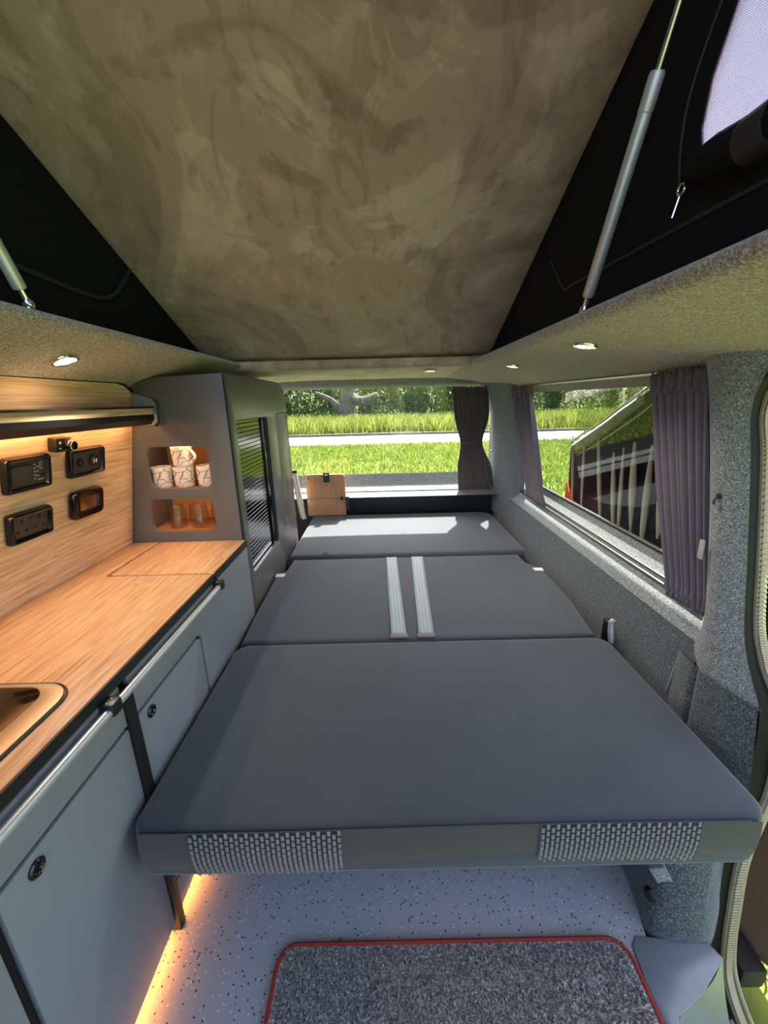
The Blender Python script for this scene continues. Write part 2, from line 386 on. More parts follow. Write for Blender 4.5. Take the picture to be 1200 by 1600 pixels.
# rear header between roof opening and tailgate
o = MB().grid(lambda u, v: (-.95+1.83*u, 1.965+.86*v, 1.402-.012*v-.022*abs(2*u-1)**4), 24, 8).build('ceiling', 'suede_roof', thick=.006); struct(o, 'flat suede roof lining behind the pop-top opening')
o = MB().loft([[(x, 1.90, 1.43), (x, 1.893, 1.405), (x, 1.91, 1.392), (x, 1.965, 1.390), (x, 1.975, 1.402), (x, 1.97, 1.46)] for x in np.linspace(-.80, .50, 6)]).build('trim_3', 'suede_roof', sharp=70); struct(o, 'carpeted cross beam at the hinge of the raised roof')
o = MB().box((.512, -.7, 1.45), (1.0, 2.98, 1.48)).box((-1.05, -.7, 1.465), (-.815, 2.98, 1.50)).box((-.80, 1.96, 1.45), (.50, 2.98, 1.48)).build('roof_skin', 'orange_paint'); struct(o, 'orange roof skin around the opening')
o = MB().tube([(.828, .99, 1.308), (.826, 2.62, 1.310)], .0065, 10).build('trim_4', 'aluminium'); struct(o, 'slim curtain rail above the side window')

# D pillar and tailgate frame
def dpil(u, v):
    z = .44+.93*v
    pl = smooth_poly([(.905, 2.50, 0), (.862, 2.56, 0), (.835, 2.64, 0), (.812, 2.76, 0), (.800, 2.86, 0), (.812, 2.95, 0)], 16)
    p = pl[int(round(u*15))]
    return (p.x-.075*(z-.6)*(1 if z > .6 else .3)-.05*max(0, v-.8)/.2*(u), p.y-.02*v, z)
o = MB().grid(dpil, 16, 14).build('trim_5', 'carpet_mid', sharp=70); struct(o, 'carpeted corner pillar between side and rear windows')
# tailgate frame: loft from roof edge to the rounded opening
inner = rrect(-.95, .785, .60, 1.335, [.05, .05, .13, .13], 8)
outer = rrect(-1.0, .90, .585, 1.42, [.02, .02, .16, .16], 8)
lps = []
for k, (t, y, dz) in enumerate(((0, 2.76, 0), (.35, 2.80, 0), (.75, 2.83, 0), (.95, 2.86, 0), (1, 2.90, 0), (1.03, 2.96, 0))):
    lps.append([(a[0]*(1-t)+b[0]*t, y, a[1]*(1-t)+b[1]*t) for a, b in zip(outer, inner)])
o = MB().loft(lps, closed=True).build('wall_rear', 'carpet_mid', sharp=70); struct(o, 'carpeted tailgate frame around the rear window')
o = plate('door_1', [(-.98, -.03), (.86, -.03), (.86, .596), (.76, .604), (-.98, .604)], [], 'y', 2.90, .02, 'black_plastic'); struct(o, 'black lower tailgate panel behind the bed')
o = MB().loft([[(x, 2.875, .604), (x, 2.885, .612), (x, 2.93, .622), (x, 2.965, .640), (x, 2.99, .70), (x, 3.0, .712)] for x in np.linspace(-.95, .82, 6)]).build('trim_6', 'carpet_grey', sharp=70); struct(o, 'grey carpeted ledge under the rear window')
o = MB().box((-.9, 2.868, .600), (.80, 2.884, .612)).build('trim_7', 'aluminium', bevel=.003); struct(o, 'bright strip along the rear window ledge')
o = MB().box((-1.0, 3.01, -.25), (.9, 3.04, .655)).build('door_1', 'orange_paint', bevel=.005); struct(o, 'orange outer tailgate skin')
g = MB().add([(-.98, 3.005, .70), (.84, 3.005, .70), (.82, 2.965, 1.36), (-.98, 2.965, 1.36)], [(0, 1, 2, 3)]).build('window_1', 'window_glass'); struct(g, 'rear tailgate window pane')
g = MB().add([(.932, 1.02, .728), (.932, 2.62, .728), (.868, 2.62, 1.285), (.868, 1.02, 1.285)], [(0, 1, 2, 3)]).build('window_2', 'window_glass_tint'); struct(g, 'side window pane')
o = MB().tube([(.928, 1.02, .735), (.928, 2.6, .735)], .006, 8).build('trim_8', 'seal_black'); struct(o, 'black rubber at the foot of the side window')
# B pillar: carpeted, flowing into the roof edge, with the darker lower panel
pb = [(.775, 1.13, 1.40), (.794, 1.064, 1.362), (.799, 1.028, 1.308), (.808, 1.001, 1.195), (.825, .970, .990), (.844, .944, .745), (.853, .947, .640), (.858, .970, .570), (.861, .978, .540)]
pf = [(.775, .60, 1.375), (.801, .835, 1.318), (.803, .880, 1.265), (.807, .893, 1.200), (.816, .878, 1.10), (.833, .850, .88), (.848, .830, .70), (.855, .800, .610), (.861, .757, .532)]
pbS = smooth_poly(pb, 30); pfS = smooth_poly(pf, 30)
def pil(u, v):
    j = int(round(v*29)); a = pbS[j]; b = pfS[j]; p = a.lerp(b, u)
    bul = .030*math.sin(PI*min(1, u*1.05))**.7
    p = p.copy(); p.x -= bul*(1 if v > .06 else .3)
    if u > .999: p.x += .0
    return p
bp = MB().grid(pil, 16, 30)
o = bp.build('wall_right', 'carpet_grey', sharp=70); struct(o, 'light grey carpeted door pillar')
lowf = [(.850, .757, .545), (.845, .744, .50), (.842, .730, .42), (.842, .720, .334), (.842, .730, .2), (.842, .736, .06), (.835, .735, -.02)]
lf = smooth_poly(lowf, 16)
def low(u, v):
    b = lf[int(round(v*15))]; a = Vector((.838-.02*v, .99, b.z)); p = a.lerp(b, u); p.x -= .024*math.sin(PI*u)**.6
    if .32 < u < .40: p.x += .008
    return p
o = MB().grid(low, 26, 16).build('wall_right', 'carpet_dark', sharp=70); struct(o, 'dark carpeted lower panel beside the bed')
o = MB().tube(smooth_poly([(.823, .988, .40), (.826, .984, .46), (.830, .975, .515), (.836, .965, .53)], 10), .0035, 8).build('trim_9', 'carpet_grey'); struct(o, 'lit edge of the lower side panel, drawn in paler carpet')  # light along the panel edge, put into a tube of paler carpet
base_ = [(.640, 1.25), (.632, .95), (.628, .77), (.612, .665), (.635, .632), (.725, .624), (.790, .665), (.846, .735)]
lump = []
for z, ins, dy in ((-.03, 0, 0), (.02, 0, .003), (.06, .006, .012), (.12, .02, .03), (.20, .035, .05), (.34, .045, .06)):
    lump.append([(p.x+ins*(1 if p.x < .72 else .2 if p.x < .80 else 0), p.y+dy*(1 if p.x < .82 else .3), z) for p in smooth_poly([(a, b, 0) for a, b in base_], 30)])
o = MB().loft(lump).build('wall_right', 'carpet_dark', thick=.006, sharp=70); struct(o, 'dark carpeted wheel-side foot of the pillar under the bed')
hk_ = thing('coat_hook', (.795, .915, 1.0), 'small black hook on the grey door pillar', 'hook')
MB().lathe([(.007, 0), (.007, .004), (.003, .006), (0, .006)], (.7955, .915, 1.012), 12, (-1, 0, 0)).build('base', 'black_plastic', hk_)
MB().tube(smooth_poly([(.792, .915, 1.010), (.786, .915, 1.004), (.784, .915, .998), (.786, .915, .992)], 8), .0025, 8).build('prong', 'black_plastic', hk_)
# black jamb, ribbed beige seal and outer rim of the sliding door opening
edge = [(.803, .800, 1.325), (.803, .872, 1.275), (.806, .895, 1.205), (.816, .879, 1.10), (.833, .851, .88), (.848, .831, .70), (.855, .800, .610), (.858, .757, .532), (.846, .732, .42), (.842, .722, .334), (.842, .732, .2), (.842, .738, .06), (.842, .726, -.08), (.842, .712, -.2), (.842, .690, -.28), (.842, .645, -.33), (.842, .58, -.36)]
oy = lambda z: .008+.022*min(1, max(0, (z-.45)/.15))
eS = smooth_poly(edge, 90)
o = MB().loft([[p+Vector((.0, .002, 0)), p+Vector((.015, oy(p.z)*.2, 0)), p+Vector((.040, oy(p.z)*.7, 0)), p+Vector((.075, oy(p.z)*1.5+.008, 0)), p+Vector((.080, .10, 0))] for p in eS]).build('trim_10', 'seal_black', sharp=70); struct(o, 'black door jamb of the sliding door opening')
sroot = thing('door_seal', (.9, .8, .0), 'ribbed beige rubber seal around the sliding door opening', 'seal')
MB().tube([p+Vector((.055, oy(p.z)-.004, 0)) for p in eS], .011, 10).build('seal_tube', 'seal_beige', sroot)
rb = MB(); es2 = smooth_poly(edge, 240)
for i in range(2, 238):
    p = es2[i]+Vector((.055, oy(es2[i].z)-.004, 0)); t = (es2[i+1]-es2[i-1]).normalized(); b = Vector((0, -1, 0)); a = t.cross(b).normalized(); b = a.cross(t).normalized()
    rb.obox(p+b*.0085-a*.001, a, b, t, .0085, .0045, .0022)
o = rb.build('seal_ribs', 'seal_beige', sroot); o['kind'] = 'stuff'
MB().tube([p+Vector((.085, oy(p.z)*1.5, 0)) for p in eS], .006, 8).build('outer_lip', 'seal_beige', sroot)
# step
st = thing('door_step', (.68, .5, -.3), 'blue-grey moulded plastic entrance step in the open doorway', 'step')
plate('tread', [(.548, .35), (.548, .56), (.556, .62), (.575, .638), (.735, .620), (.748, .594), (.66, .54), (.585, .508), (.570, .48), (.566, .35)], [], 'z', -.012, .018, 'step_plastic', st, .003)
def riser(u, v):
    a = smooth_poly([(.75, .597, 0), (.70, .562, 0), (.64, .532, 0), (.588, .508, 0), (.572, .48, 0), (.568, .35, 0)], 20)[int(round(u*19))]
    return (a.x+.05*v*(1-.5*u)+.02*v*v, a.y-.012*v, -.002-.27*v)
MB().grid(riser, 20, 6).build('riser', 'step_plastic', st)
plate('lower_tread', [(.60, .1), (.60, .50), (.80, .60), (.85, .62), (.85, .1)], [], 'z', -.30, .02, 'step_plastic', st, .003)
# under-body beyond the doorway
o = MB().box((.95, .70, -.35), (1.02, 2.9, -.28)).build('door_2', 'underbody', bevel=.01); struct(o, 'dark sill below the side of the van')
o = MB().box((.905, .99, -.25), (.97, 2.95, .60)).build('wall_right', 'orange_paint', bevel=.01); struct(o, 'orange outer skin of the van side')

# ================================================================== OPEN SLIDING DOOR OUTSIDE THE WINDOW
sd = thing('sliding_door', (1.06, 1.5, -.2), 'orange sliding door slid back outside the side window, dark inside', 'door')
ol = [(.66, -.26), (.66, -.10), (.72, .20), (.86, .42), (.945, .55), (.965, .75), (.985, 1.30), (1.05, 1.36), (1.45, 1.36), (1.62, 1.27), (1.80, 1.185), (1.97, 1.105), (2.12, 1.045), (2.22, 1.0), (2.235, .96), (2.20, .60), (2.16, .2), (2.12, -.26)]
plate('outer_skin', ol, [], 'x', 1.075, .03, 'orange_paint', sd, .004)
plate('inner_trim', [(y*.985+.03, z*.985+.01) for y, z in ol], [], 'x', 1.045, .028, 'canvas_black', sd, .004)
plate('lower_carpet', [(.67, -.25), (.665, -.10), (.73, .20), (.88, .42), (1.9, .50), (1.9, -.36), (.80, -.345)], [], 'x', 1.025, .02, 'carpet_sunlit', sd, .004)
plate('orange_sill', [(1.80, .60), (2.20, .60), (2.215, .78), (2.12, .70), (1.95, .66)], [], 'x', 1.030, .014, 'orange_paint', sd, .003)
plate('upper_glass', [(1.45, 1.38), (1.62, 1.30), (1.97, 1.13), (2.23, 1.01), (2.23, 1.25), (2.15, 1.40), (2.05, 1.42), (1.45, 1.42)], [], 'x', 1.06, .004, 'window_glass_tint', sd)
tp = smooth_poly([(1.04, 2.225, 1.0), (1.04, 2.10, 1.055), (1.04, 1.95, 1.115), (1.04, 1.80, 1.19), (1.04, 1.62, 1.275), (1.04, 1.45, 1.36)], 24)
MB().tube(tp, .006, 8).build('top_rubber', 'white_rubber', sd)
MB().box((.985, .762, -.315), (1.004, .792, -.295)).build('red_stop', 'red_plastic', sd, bevel=.003)
tp2 = smooth_poly([(1.035, 2.12, .945), (1.035, 1.95, 1.015), (1.035, 1.80, 1.09), (1.035, 1.66, 1.16), (1.035, 1.52, 1.24)], 20)
MB().tube(tp2, .004, 8).build('lower_rubber', 'white_rubber', sd)
tp3 = smooth_poly([(1.03, 2.14, .985), (1.03, 2.0, 1.045), (1.03, 1.85, 1.115), (1.03, 1.72, 1.185), (1.03, 1.64, 1.225)], 20)
MB().tube(tp3, [.018+.008*math.sin(PI*min(1, i/19+.15)) for i in range(20)], 12).build('grab_tube', 'carpet_grey', sd)
for (y0, z0, y1, z1, wd) in ((2.185, 1.04, 2.10, .62, .010), (2.06, 1.08, 2.0, .60, .009), (1.93, 1.08, 1.80, .60, .014), (1.78, 1.0, 1.70, .62, .016), (1.71, 1.03, 1.66, .60, .012), (1.64, 1.06, 1.58, .68, .022), (1.53, 1.06, 1.50, .60, .020), (1.43, 1.02, 1.42, .72, .030)):
    pts = [(1.030, y0+(y1-y0)*t, z0+(z1-z0)*t) for t in np.linspace(0, 1, 8)]
    MB().tube(pts, [0.002+wd*.55*math.sin(PI*(.12+.8*t))**1.6 for t in np.linspace(0, 1, 8)], 8).build('curtain_pleat', 'pleat_sunlit', sd)  # each pale sliver stands for the sunlit side of a dark pleat

# ================================================================== POP-TOP ROOF
def zb(y): return 1.436+(1.95-y)*.4636
YF = -.45
rp = thing('roof_panel', (-.15, 1.95, 1.43), 'raised pop-top roof panel lined with mottled brown-grey suede', 'roof panel')
nrm = Vector((0, .4636, 1)).normalized()
def board(u, v, off, x0, x1):
    y = 1.94+(YF-1.94)*v; p = Vector((x0+(x1-x0)*u, y, zb(y))); return p+nrm*off
loops = []
for off, ins in ((.05, 0), (.004, 0), (.0, .006), (-.001, .022), (-.004, .030), (-.006, .040)):
    x0, x1 = -.80+ins, .497-ins
    loops.append([board(0, 0+ins/2.6, off, x0, x1), board(1, 0+ins/2.6, off, x0, x1), board(1, 1, off, x0, x1), board(0, 1, off, x0, x1)])
b_ = MB().loft(loops, closed=True); n0 = len(b_.v); b_.f.append((n0-4, n0-3, n0-2, n0-1)); b_.f.append((3, 2, 1, 0))
b_.build('suede_lining', 'suede_roof', rp, sharp=40)
MB().add([board(0, -.02, .052, -.83, .53), board(1, -.02, .052, -.83, .53), board(1, 1.02, .052, -.83, .53), board(0, 1.02, .052, -.83, .53), board(0, -.02, .09, -.83, .53), board(1, -.02, .09, -.83, .53), board(1, 1.02, .09, -.83, .53), board(0, 1.02, .09, -.83, .53)], [(0, 1, 2, 3), (7, 6, 5, 4), (0, 1, 5, 4), (1, 2, 6, 5), (2, 3, 7, 6), (3, 0, 4, 7)]).build('outer_shell', 'orange_paint', rp)
# canvas sides
cv = thing('roof_canvas', (.505, .8, 1.44), 'black canvas side of the pop-top with a mesh window and zip', 'canvas')
win = [(.735, 1.595), (.748, 1.64), (.742, 1.70), (.700, 1.80), (.63, 1.94), (.58, 1.97), (.08, 2.02), (.02, 1.97), (.0, 1.66), (.05, 1.595), (.30, 1.570), (.60, 1.575)]
plate('canvas', [(1.96, 1.40), (YF, 1.40), (YF, zb(YF)+.03), (1.96, zb(1.96)+.03)], [win], 'x', .500, .006, 'canvas_black', cv)
plate('mesh_window', win, [], 'x', .5025, .001, 'insect_mesh', cv)
MB().tube(smooth_poly([(.499, 1.30, 1.625), (.499, 1.20, 1.53), (.499, 1.14, 1.525), (.499, .90, 1.518), (.499, .70, 1.512), (.499, .30, 1.50), (.499, 0, 1.50)], 40), .004, 6).build('zip', 'canvas_seam', cv)
MB().tube(smooth_poly([(.498, .77, 1.56), (.498, .785, 1.64), (.498, .775, 1.72), (.498, .71, 1.84)], 16), .0022, 6).build('seam', 'canvas_seam', cv)
MB().tube(smooth_poly([(.490, .745, 1.588), (.486, .68, 1.574), (.484, .55, 1.560), (.484, .2, 1.555)], 16), [.012+.014*min(1, i/5) for i in range(16)], 10).build('rolled_flap', 'canvas_black', cv)
for y in (.60,): MB().tube([(.484, y+.02, 1.560), (.484, y-.02, 1.560)], .029, 14).build('flap_strap', 'canvas_seam', cv)
hk = MB().tube([(.49, .755+.008*math.cos(a), 1.565+.008*math.sin(a)) for a in np.linspace(0, 2*PI, 14)], .0018, 6).tube([(.49, .757, 1.557), (.486, .762, 1.528)], .0016, 6)
hk.build('zip_pull', 'chrome', cv)
cv2 = thing('roof_canvas', (-.805, .8, 1.46), 'black canvas side of the pop-top above the kitchen', 'canvas')
plate('canvas', [(1.96, 1.40), (YF, 1.40), (YF, zb(YF)+.03), (1.96, zb(1.96)+.03)], [], 'x', -.808, .006, 'canvas_black', cv2)
MB().tube(smooth_poly([(-.798, .70, 1.56), (-.798, .95, 1.555), (-.798, 1.22, 1.548), (-.798, 1.33, 1.575), (-.798, 1.42, 1.655), (-.798, 1.44, 1.67)], 30), .006, 6).build('zip', 'canvas_seam', cv2)
# gas struts
def strut(p0, p1, label):
    p0, p1 = Vector(p0), Vector(p1); d = (p1-p0).normalized(); L = (p1-p0).length
    t = thing('gas_strut', p0, label, 'gas strut', 'gas struts holding the roof')
    MB().lathe([(.0, -.011), (.006, -.009), (.0095, -.003), (.0095, .003), (.006, .009), (0, .011)], p0, 14, d).build('ball_joint', 'chrome', t)
    MB().lathe([(.011, -.014), (.012, -.010), (.008, -.008), (.0075, -.004)], p0+Vector((0, 0, 0)), 14, (0, 0, 1)).build('ball_stud', 'chrome', t)
    MB().tube([p0+d*.004, p0+d*.028], .005, 10).build('end_fitting', 'chrome', t)
    MB().lathe([(.004, .024), (.0105, .026), (.0115, .030), (.0115, .305), (.0112, .3065), (.0122, .308), (.0122, .352), (.0105, .356), (.005, .357)], p0, 18, d).build('cylinder', 'satin_silver', t)
    MB().tube([p0+d*.35, p1], .0048, 10).build('piston_rod', 'aluminium', t)
    return t
strut((.448, .960, 1.430), (.470, .69, 2.02), 'silver gas strut beside the black mesh window')
strut((-.668, .838, 1.442), (-.675, .56, 2.04), 'silver gas strut above the kitchen shelf')
# downlights
def downlight(p, nrm_, r, label, mat='led_white', ring='chrome'):
    p = Vector(p)+Vector(nrm_).normalized()*.004
    t = thing('downlight', p, label, 'downlight', 'recessed roof downlights'); nn_ = Vector(nrm_).normalized()
    MB().lathe([(r*.78, .001), (r*.80, .004), (r*.95, .004), (r, .001), (r, -.004)], p, 28, nn_).build('bezel', ring, t)
    MB().lathe([(0, .002), (r*.78, .002), (r*.78, -.003)], p, 28, nn_).build('lens', mat, t)
    L = bpy.data.lights.new('lamp', 'SPOT'); L.energy = 4.0; L.spot_size = 2.6; L.spot_blend = 1.0; L.shadow_soft_size = r*.8; L.color = (1, .88, .72)
    lo_ = bpy.data.objects.new('lamp', L); COL.objects.link(lo_); lo_.parent = t; lo_.location = nn_*.012; lo_.rotation_euler = (-nn_).to_track_quat('Z', 'Y').to_euler()
downlight((.520, 1.085, 1.3745), (-.17, 0, -1), .030, 'round white downlight near the right gas strut')
downlight((.530, 1.700, 1.3730), (-.18, 0, -1), .028, 'small round downlight at the rear corner of the roof')
downlight((-.757, 1.015, 1.3635), (.36, 0, -1), .030, 'round white downlight above the oak shelf')
downlight((.25, 2.16, 1.3945), (0, 0, -1), .034, 'amber lit downlight over the rear window', 'led_amber', 'white_tube')

# ================================================================== KITCHEN
XK = -.537
kt = thing('kitchen_unit', (-.76, .7, 0), 'low grey kitchen unit with oak worktop along the left wall', 'kitchen unit')
plate('carcass', [(-.30, .035), (1.448, .035), (1.448, .720), (-.30, .720)], [], 'x', XK-.022, .012, 'dark_gap', kt)
MB().box((-.98, -.30, .0), (-.575, 1.448, .06)).build('plinth', 'laminate_grey', kt)
MB().box((-.995, 1.44, .0), (XK-.01, 1.450, .72)).build('end_panel', 'laminate_grey', kt)
plate('fascia_panel', [(-.30, .621), (.667, .621), (.667, .716), (-.30, .716)], [], 'x', XK-.010, .010, 'laminate_grey', kt, .0015)
def knob(y, z, par):
    k = MB().lathe([(.0125, -.001), (.0130, .003), (.0105, .005), (.0085, .0035), (.0055, .0035), (.0045, .0)], (XK, y, z), 22, (1, 0, 0)).build('push_lock', 'black_gloss', par)
    MB().lathe([(0, .0045), (.0050, .0042), (.0055, .001)], (XK, y, z), 16, (1, 0, 0)).build('lock_button', 'chrome', par) if par is kt else None
    return k
def kdoor(y0, y1, z0, z1, r, kn):
    d = plate('door', rrect(y0, y1, z0, z1, r), [], 'x', XK-.010, .010, 'laminate_grey', kt, .0015)
    if kn:
        k = MB().lathe([(.0135, -.001), (.0145, .003), (.0115, .0055), (.0085, .004), (.0065, .001), (.0, .001)], (XK, kn[0], kn[1]), 22, (1, 0, 0)).build('push_lock', 'black_gloss', d)
kdoor(.376, .667, .032, .6125, .003, (.432, .586))
kdoor(.02, .360, .032, .614, .003, None)
kdoor(-.30, .005, .032, .614, .003, None)
plate('fixed_panel', [(.693, .032), (1.444, .032), (1.444, .716), (.693, .716)], [rrect(.695, 1.008, .116, .623, [.004, .004, .026, .004])], 'x', XK-.010, .010, 'laminate_grey', kt, .0015)
kdoor(.703, .999, .124, .614, [.003, .003, .020, .003], (.742, .590))
MB().box((XK-.02, .668, .0), (XK+.010, .690, .705)).build('upright', 'black_edge', kt, bevel=.002)
MB().tube([(XK+.016, -.30, .704), (XK+.016, 1.142, .704)], .0085, 14).build('rail', 'satin_silver', kt)
for y in (.05, .622, 1.135):
    b = MB().box((XK-.002, y-.014, .694), (XK+.028, y+.014, .722)).build('rail_bracket', 'black_plastic', kt, bevel=.006)
    for dy in (-.007, .007): MB().lathe([(.0028, 0), (.0024, .0012), (0, .0012)], (XK+.012, y+dy, .722), 10).build('screw', 'chrome', b)
# worktop with hinged lid and hob
wt = thing('worktop', (-.76, .6, .722), 'long oak worktop with black edge and a lift-up lid', 'worktop')
plate('board', [(-.985, -.30), (XK-.003, -.30), (XK-.003, 1.136), (-.868, 1.136), (-.873, 1.142), (-.873, 1.449), (-.985, 1.449)], [], 'z', .724, .020, 'oak_worktop', wt, .001)
plate('lid', rrect(-.865, XK-.003, 1.1445, 1.449, [.012, .002, .002, .002]), [], 'z', .724, .0198, 'oak_worktop', wt, .001)
plate('lid_recess', [(-.88, 1.13), (XK-.004, 1.13), (XK-.004, 1.449), (-.88, 1.449)], [], 'z', .721, .006, 'dark_gap', wt)
MB().box((XK-.003, -.30, .7215), (XK+.002, 1.136, .7435)).box((XK-.003, 1.142, .7215), (XK+.002, 1.449, .7435)).build('edge_band', 'black_edge', wt)
MB().box((XK-.010, 1.1365, .735), (XK+.001, 1.1415, .7455)).build('lid_catch', 'aluminium', wt)
hb = thing('hob', (-.75, .4, .744), 'sunk hob with brushed metal rim and dark glass lid', 'hob')
plate('rim', rrect(-.95, -.588, .10, .640, .055, 10), [rrect(-.94, -.630, .11, .630, .045, 10)], 'z', .7442, .0055, 'steel_frame', hb, .002)
plate('glass_lid', rrect(-.941, -.629, .109, .631, .046, 10), [], 'z', .7442, .004, 'hob_glass', hb, .001)
MB().tube([(x, y, .7455) for x, y in rrect(-.953, -.585, .097, .643, .057, 10)]+[(-.953, .154, .7455)], .0022, 6).build('gasket', 'black_edge', hb)
# splashback with shelf
sx = lambda z: -.977+(z-.744)*(.112/.581)
slope = Vector((.112/.581, 0, 1)).normalized(); snor = Vector((1, 0, -.112/.581)).normalized()
def onspl(u, v, w_): return Vector((sx(v), u, v))+snor*w_
sp = plate('splashback', [(-.30, .744), (1.4495, .744), (1.4495, 1.296), (1.40, 1.320), (1.36, 1.326), (-.30, 1.326)], [], lambda u, v, w_: onspl(u, v, w_-.006), 0, .012, 'oak_splashback')
tag(sp, 'oak splashback panel behind the worktop', 'splashback')
MB().tube([onspl(y, z, .002) for y, z in ((-.30, 1.327), (1.36, 1.327), (1.402, 1.321), (1.449, 1.297))], .004, 6).build('edge_trim', 'black_edge', sp)
sh = thing('shelf', (-.83, .6, 1.186), 'slim oak shelf with black underside above the sockets', 'shelf')
MB().box((-.881, -.30, 1.219), (-.7965, 1.428, 1.245)).build('board', 'oak_splashback', sh, bevel=.001)
MB().add([(-.797, y, z) if i < 0 else (x, y, z) for y in (-.30, 1.428) for i, (x, z) in enumerate(((-.796, 1.2225), (-.796, 1.205), (-.812, 1.188), (-.818, 1.190), (-.803, 1.207), (-.803, 1.2225)))], [(0, 1, 7, 6), (1, 2, 8, 7), (2, 3, 9, 8), (3, 4, 10, 9), (4, 5, 11, 10), (5, 0, 6, 11), (5, 4, 3, 2, 1, 0), (6, 7, 8, 9, 10, 11)]).build('fascia', 'black_edge', sh)
MB().box((-.795, -.30, 1.243), (-.791, 1.428, 1.249)).build('front_lip', 'black_edge', sh)
plate('end_cheek', [(-.888, 1.184), (-.80, 1.184), (-.786, 1.196), (-.784, 1.255), (-.792, 1.270), (-.862, 1.294), (-.868, 1.296)], [], 'y', 1.441, .012, 'laminate_grey', sh, .002)
MB().tube([(-.80, 1.434, 1.183), (-.786, 1.434, 1.194), (-.782, 1.434, 1.256), (-.791, 1.434, 1.272)], .0045, 8).build('cheek_edge', 'black_edge', sh)
MB().box((-.860, -.28, 1.2125), (-.845, 1.40, 1.2185)).build('led_strip', 'led_shelf', sh)
MB().box((-.560, -.28, .034), (-.550, 1.40, .040)).build('led_strip', 'led_warm', kt)
# sockets and controls on the splashback
def frame(y0, y1, z0, z1, name, label, cat, r=.010, wfr=.014, facemat='socket_face'):
    c = onspl((y0+y1)/2, (z0+z1)/2, 0); t = thing(name, c, label, cat, 'controls on the splashback')
    lps = []
    for ins, h in ((0, .006), (.0005, .014), (.003, .020), (.006, .0215), (wfr*.8, .019), (wfr, .012)):
        lps.append([onspl(u, v, h) for u, v in rrect(y0+ins, y1-ins, z0+ins, z1-ins, max(.002, r-ins*.5), 5)])
    MB().loft(lps, closed=True).build('surround', 'black_gloss', t)
    L = [onspl(u, v, .0135) for u, v in rrect(y0+wfr-.001, y1-wfr+.001, z0+wfr-.001, z1-wfr+.001, .005, 5)]
    f = MB().add(L, [tuple(range(len(L)))]).build('face', facemat, t)
    return t, f
def slot(par, y, z, w_, h_, mat='dark_gap', th=.0008, off=.0136, name='slot'):
    MB().obox(onspl(y, z, off), (0, 1, 0), slope, snor, w_/2, h_/2, th).build(name, mat, par)
def disc(par, y, z, r, mat, h=.002, off=.0135, name='socket'):
    return MB().lathe([(r, 0), (r, h*.7), (r*.85, h), (r*.6, h*.8), (0, h*.8)], onspl(y, z, off), 20, snor).build(name, mat, par)
t, f = frame(.925, 1.062, 1.052, 1.141, 'heater_control', 'black framed heater control panel with printed scale', 'control panel')
MB().obox(onspl(.972, 1.095, .015), (0, 1, 0), slope, snor, .030, .024, .003).build('screen_cover', 'socket_face', t, bevel=.002)
for i in range(5): slot(f, 1.013+.0065*(i % 2)*0+.0055*0, 1.080+.009*i, .006, .002, 'print_white', name='printed_mark')
for i in range(3): slot(f, 1.022, 1.086+.012*i, .005, .0025, 'print_white', name='printed_mark')
slot(f, 1.033, 1.112, .008, .018, 'print_white', name='printed_mark'); slot(f, 1.033, 1.112, .0055, .015, 'socket_face', .001, name='printed_mark')
disc(f, 1.036, 1.088, .004, 'dark_gap'); slot(f, 1.030, 1.076, .016, .002, 'print_white', name='printed_mark')
t, f = frame(.925, 1.058, .923, 1.002, 'double_socket', 'black framed double mains socket, lower of the two large panels', 'socket')
for cy in (.965, 1.018):
    slot(f, cy, .978, .004, .009); slot(f, cy-.013, .953, .008, .004); slot(f, cy+.012, .953, .008, .004)
slot(f, .992, .983, .006, .009, 'black_plastic', .0015, name='switch')
t, f = frame(1.127, 1.275, 1.054, 1.138, 'usb_socket', 'black framed panel with round usb and power sockets', 'socket')
disc(f, 1.172, 1.096, .014, 'dark_gap'); disc(f, 1.172, 1.096, .007, 'black_gloss', .004)
c = disc(f, 1.228, 1.096, .019, 'black_plastic', .006)
for dy in (-.005, .005): slot(c, 1.228+dy, 1.096, .004, .011, 'white_tag', .0008, .0195, 'usb_port')
t, f = frame(1.131, 1.264, .926, 1.012, 'display_panel', 'small black framed screen with reflective glass on splashback', 'display', .018, .026, 'black_gloss')
L = [onspl(u, v, .0145) for u, v in ((1.166, .948), (1.238, .948), (1.238, .990), (1.166, .990))]
MB().add(L, [(0, 1, 2, 3)]).build('screen', 'chrome', t)
slot(t, 1.192, 1.003, .04, .003, 'socket_face', .0006, .0215, 'status_bar'); slot(t, 1.143, .965, .003, .03, 'socket_face', .0006, .0215, 'status_bar')
dk = thing('dimmer_switch', onspl(1.10, 1.158, 0), 'small black rotary dimmer knob under the shelf', 'switch')
MB().obox(onspl(1.100, 1.158, .014), (0, 1, 0), slope, snor, .028, .019, .012).build('body', 'black_plastic', dk, bevel=.004)
MB().lathe([(.017, 0), (.017, .014), (.014, .019), (.012, .019), (.011, .016), (0, .016)], onspl(1.112, 1.158, .024), 24, snor).build('knob', 'black_gloss', dk)
MB().tube([onspl(1.112+.013*math.cos(a), 1.158+.013*math.sin(a), .0435) for a in np.linspace(.6, 5.2, 20)], .0012, 6).build('knob_ring', 'print_white', dk)
slot(dk, 1.085, 1.165, .006, .006, 'print_white', .0006, .0262, 'printed_mark'); slot(dk, 1.085, 1.150, .005, .003, 'print_white', .0006, .0262, 'printed_mark')

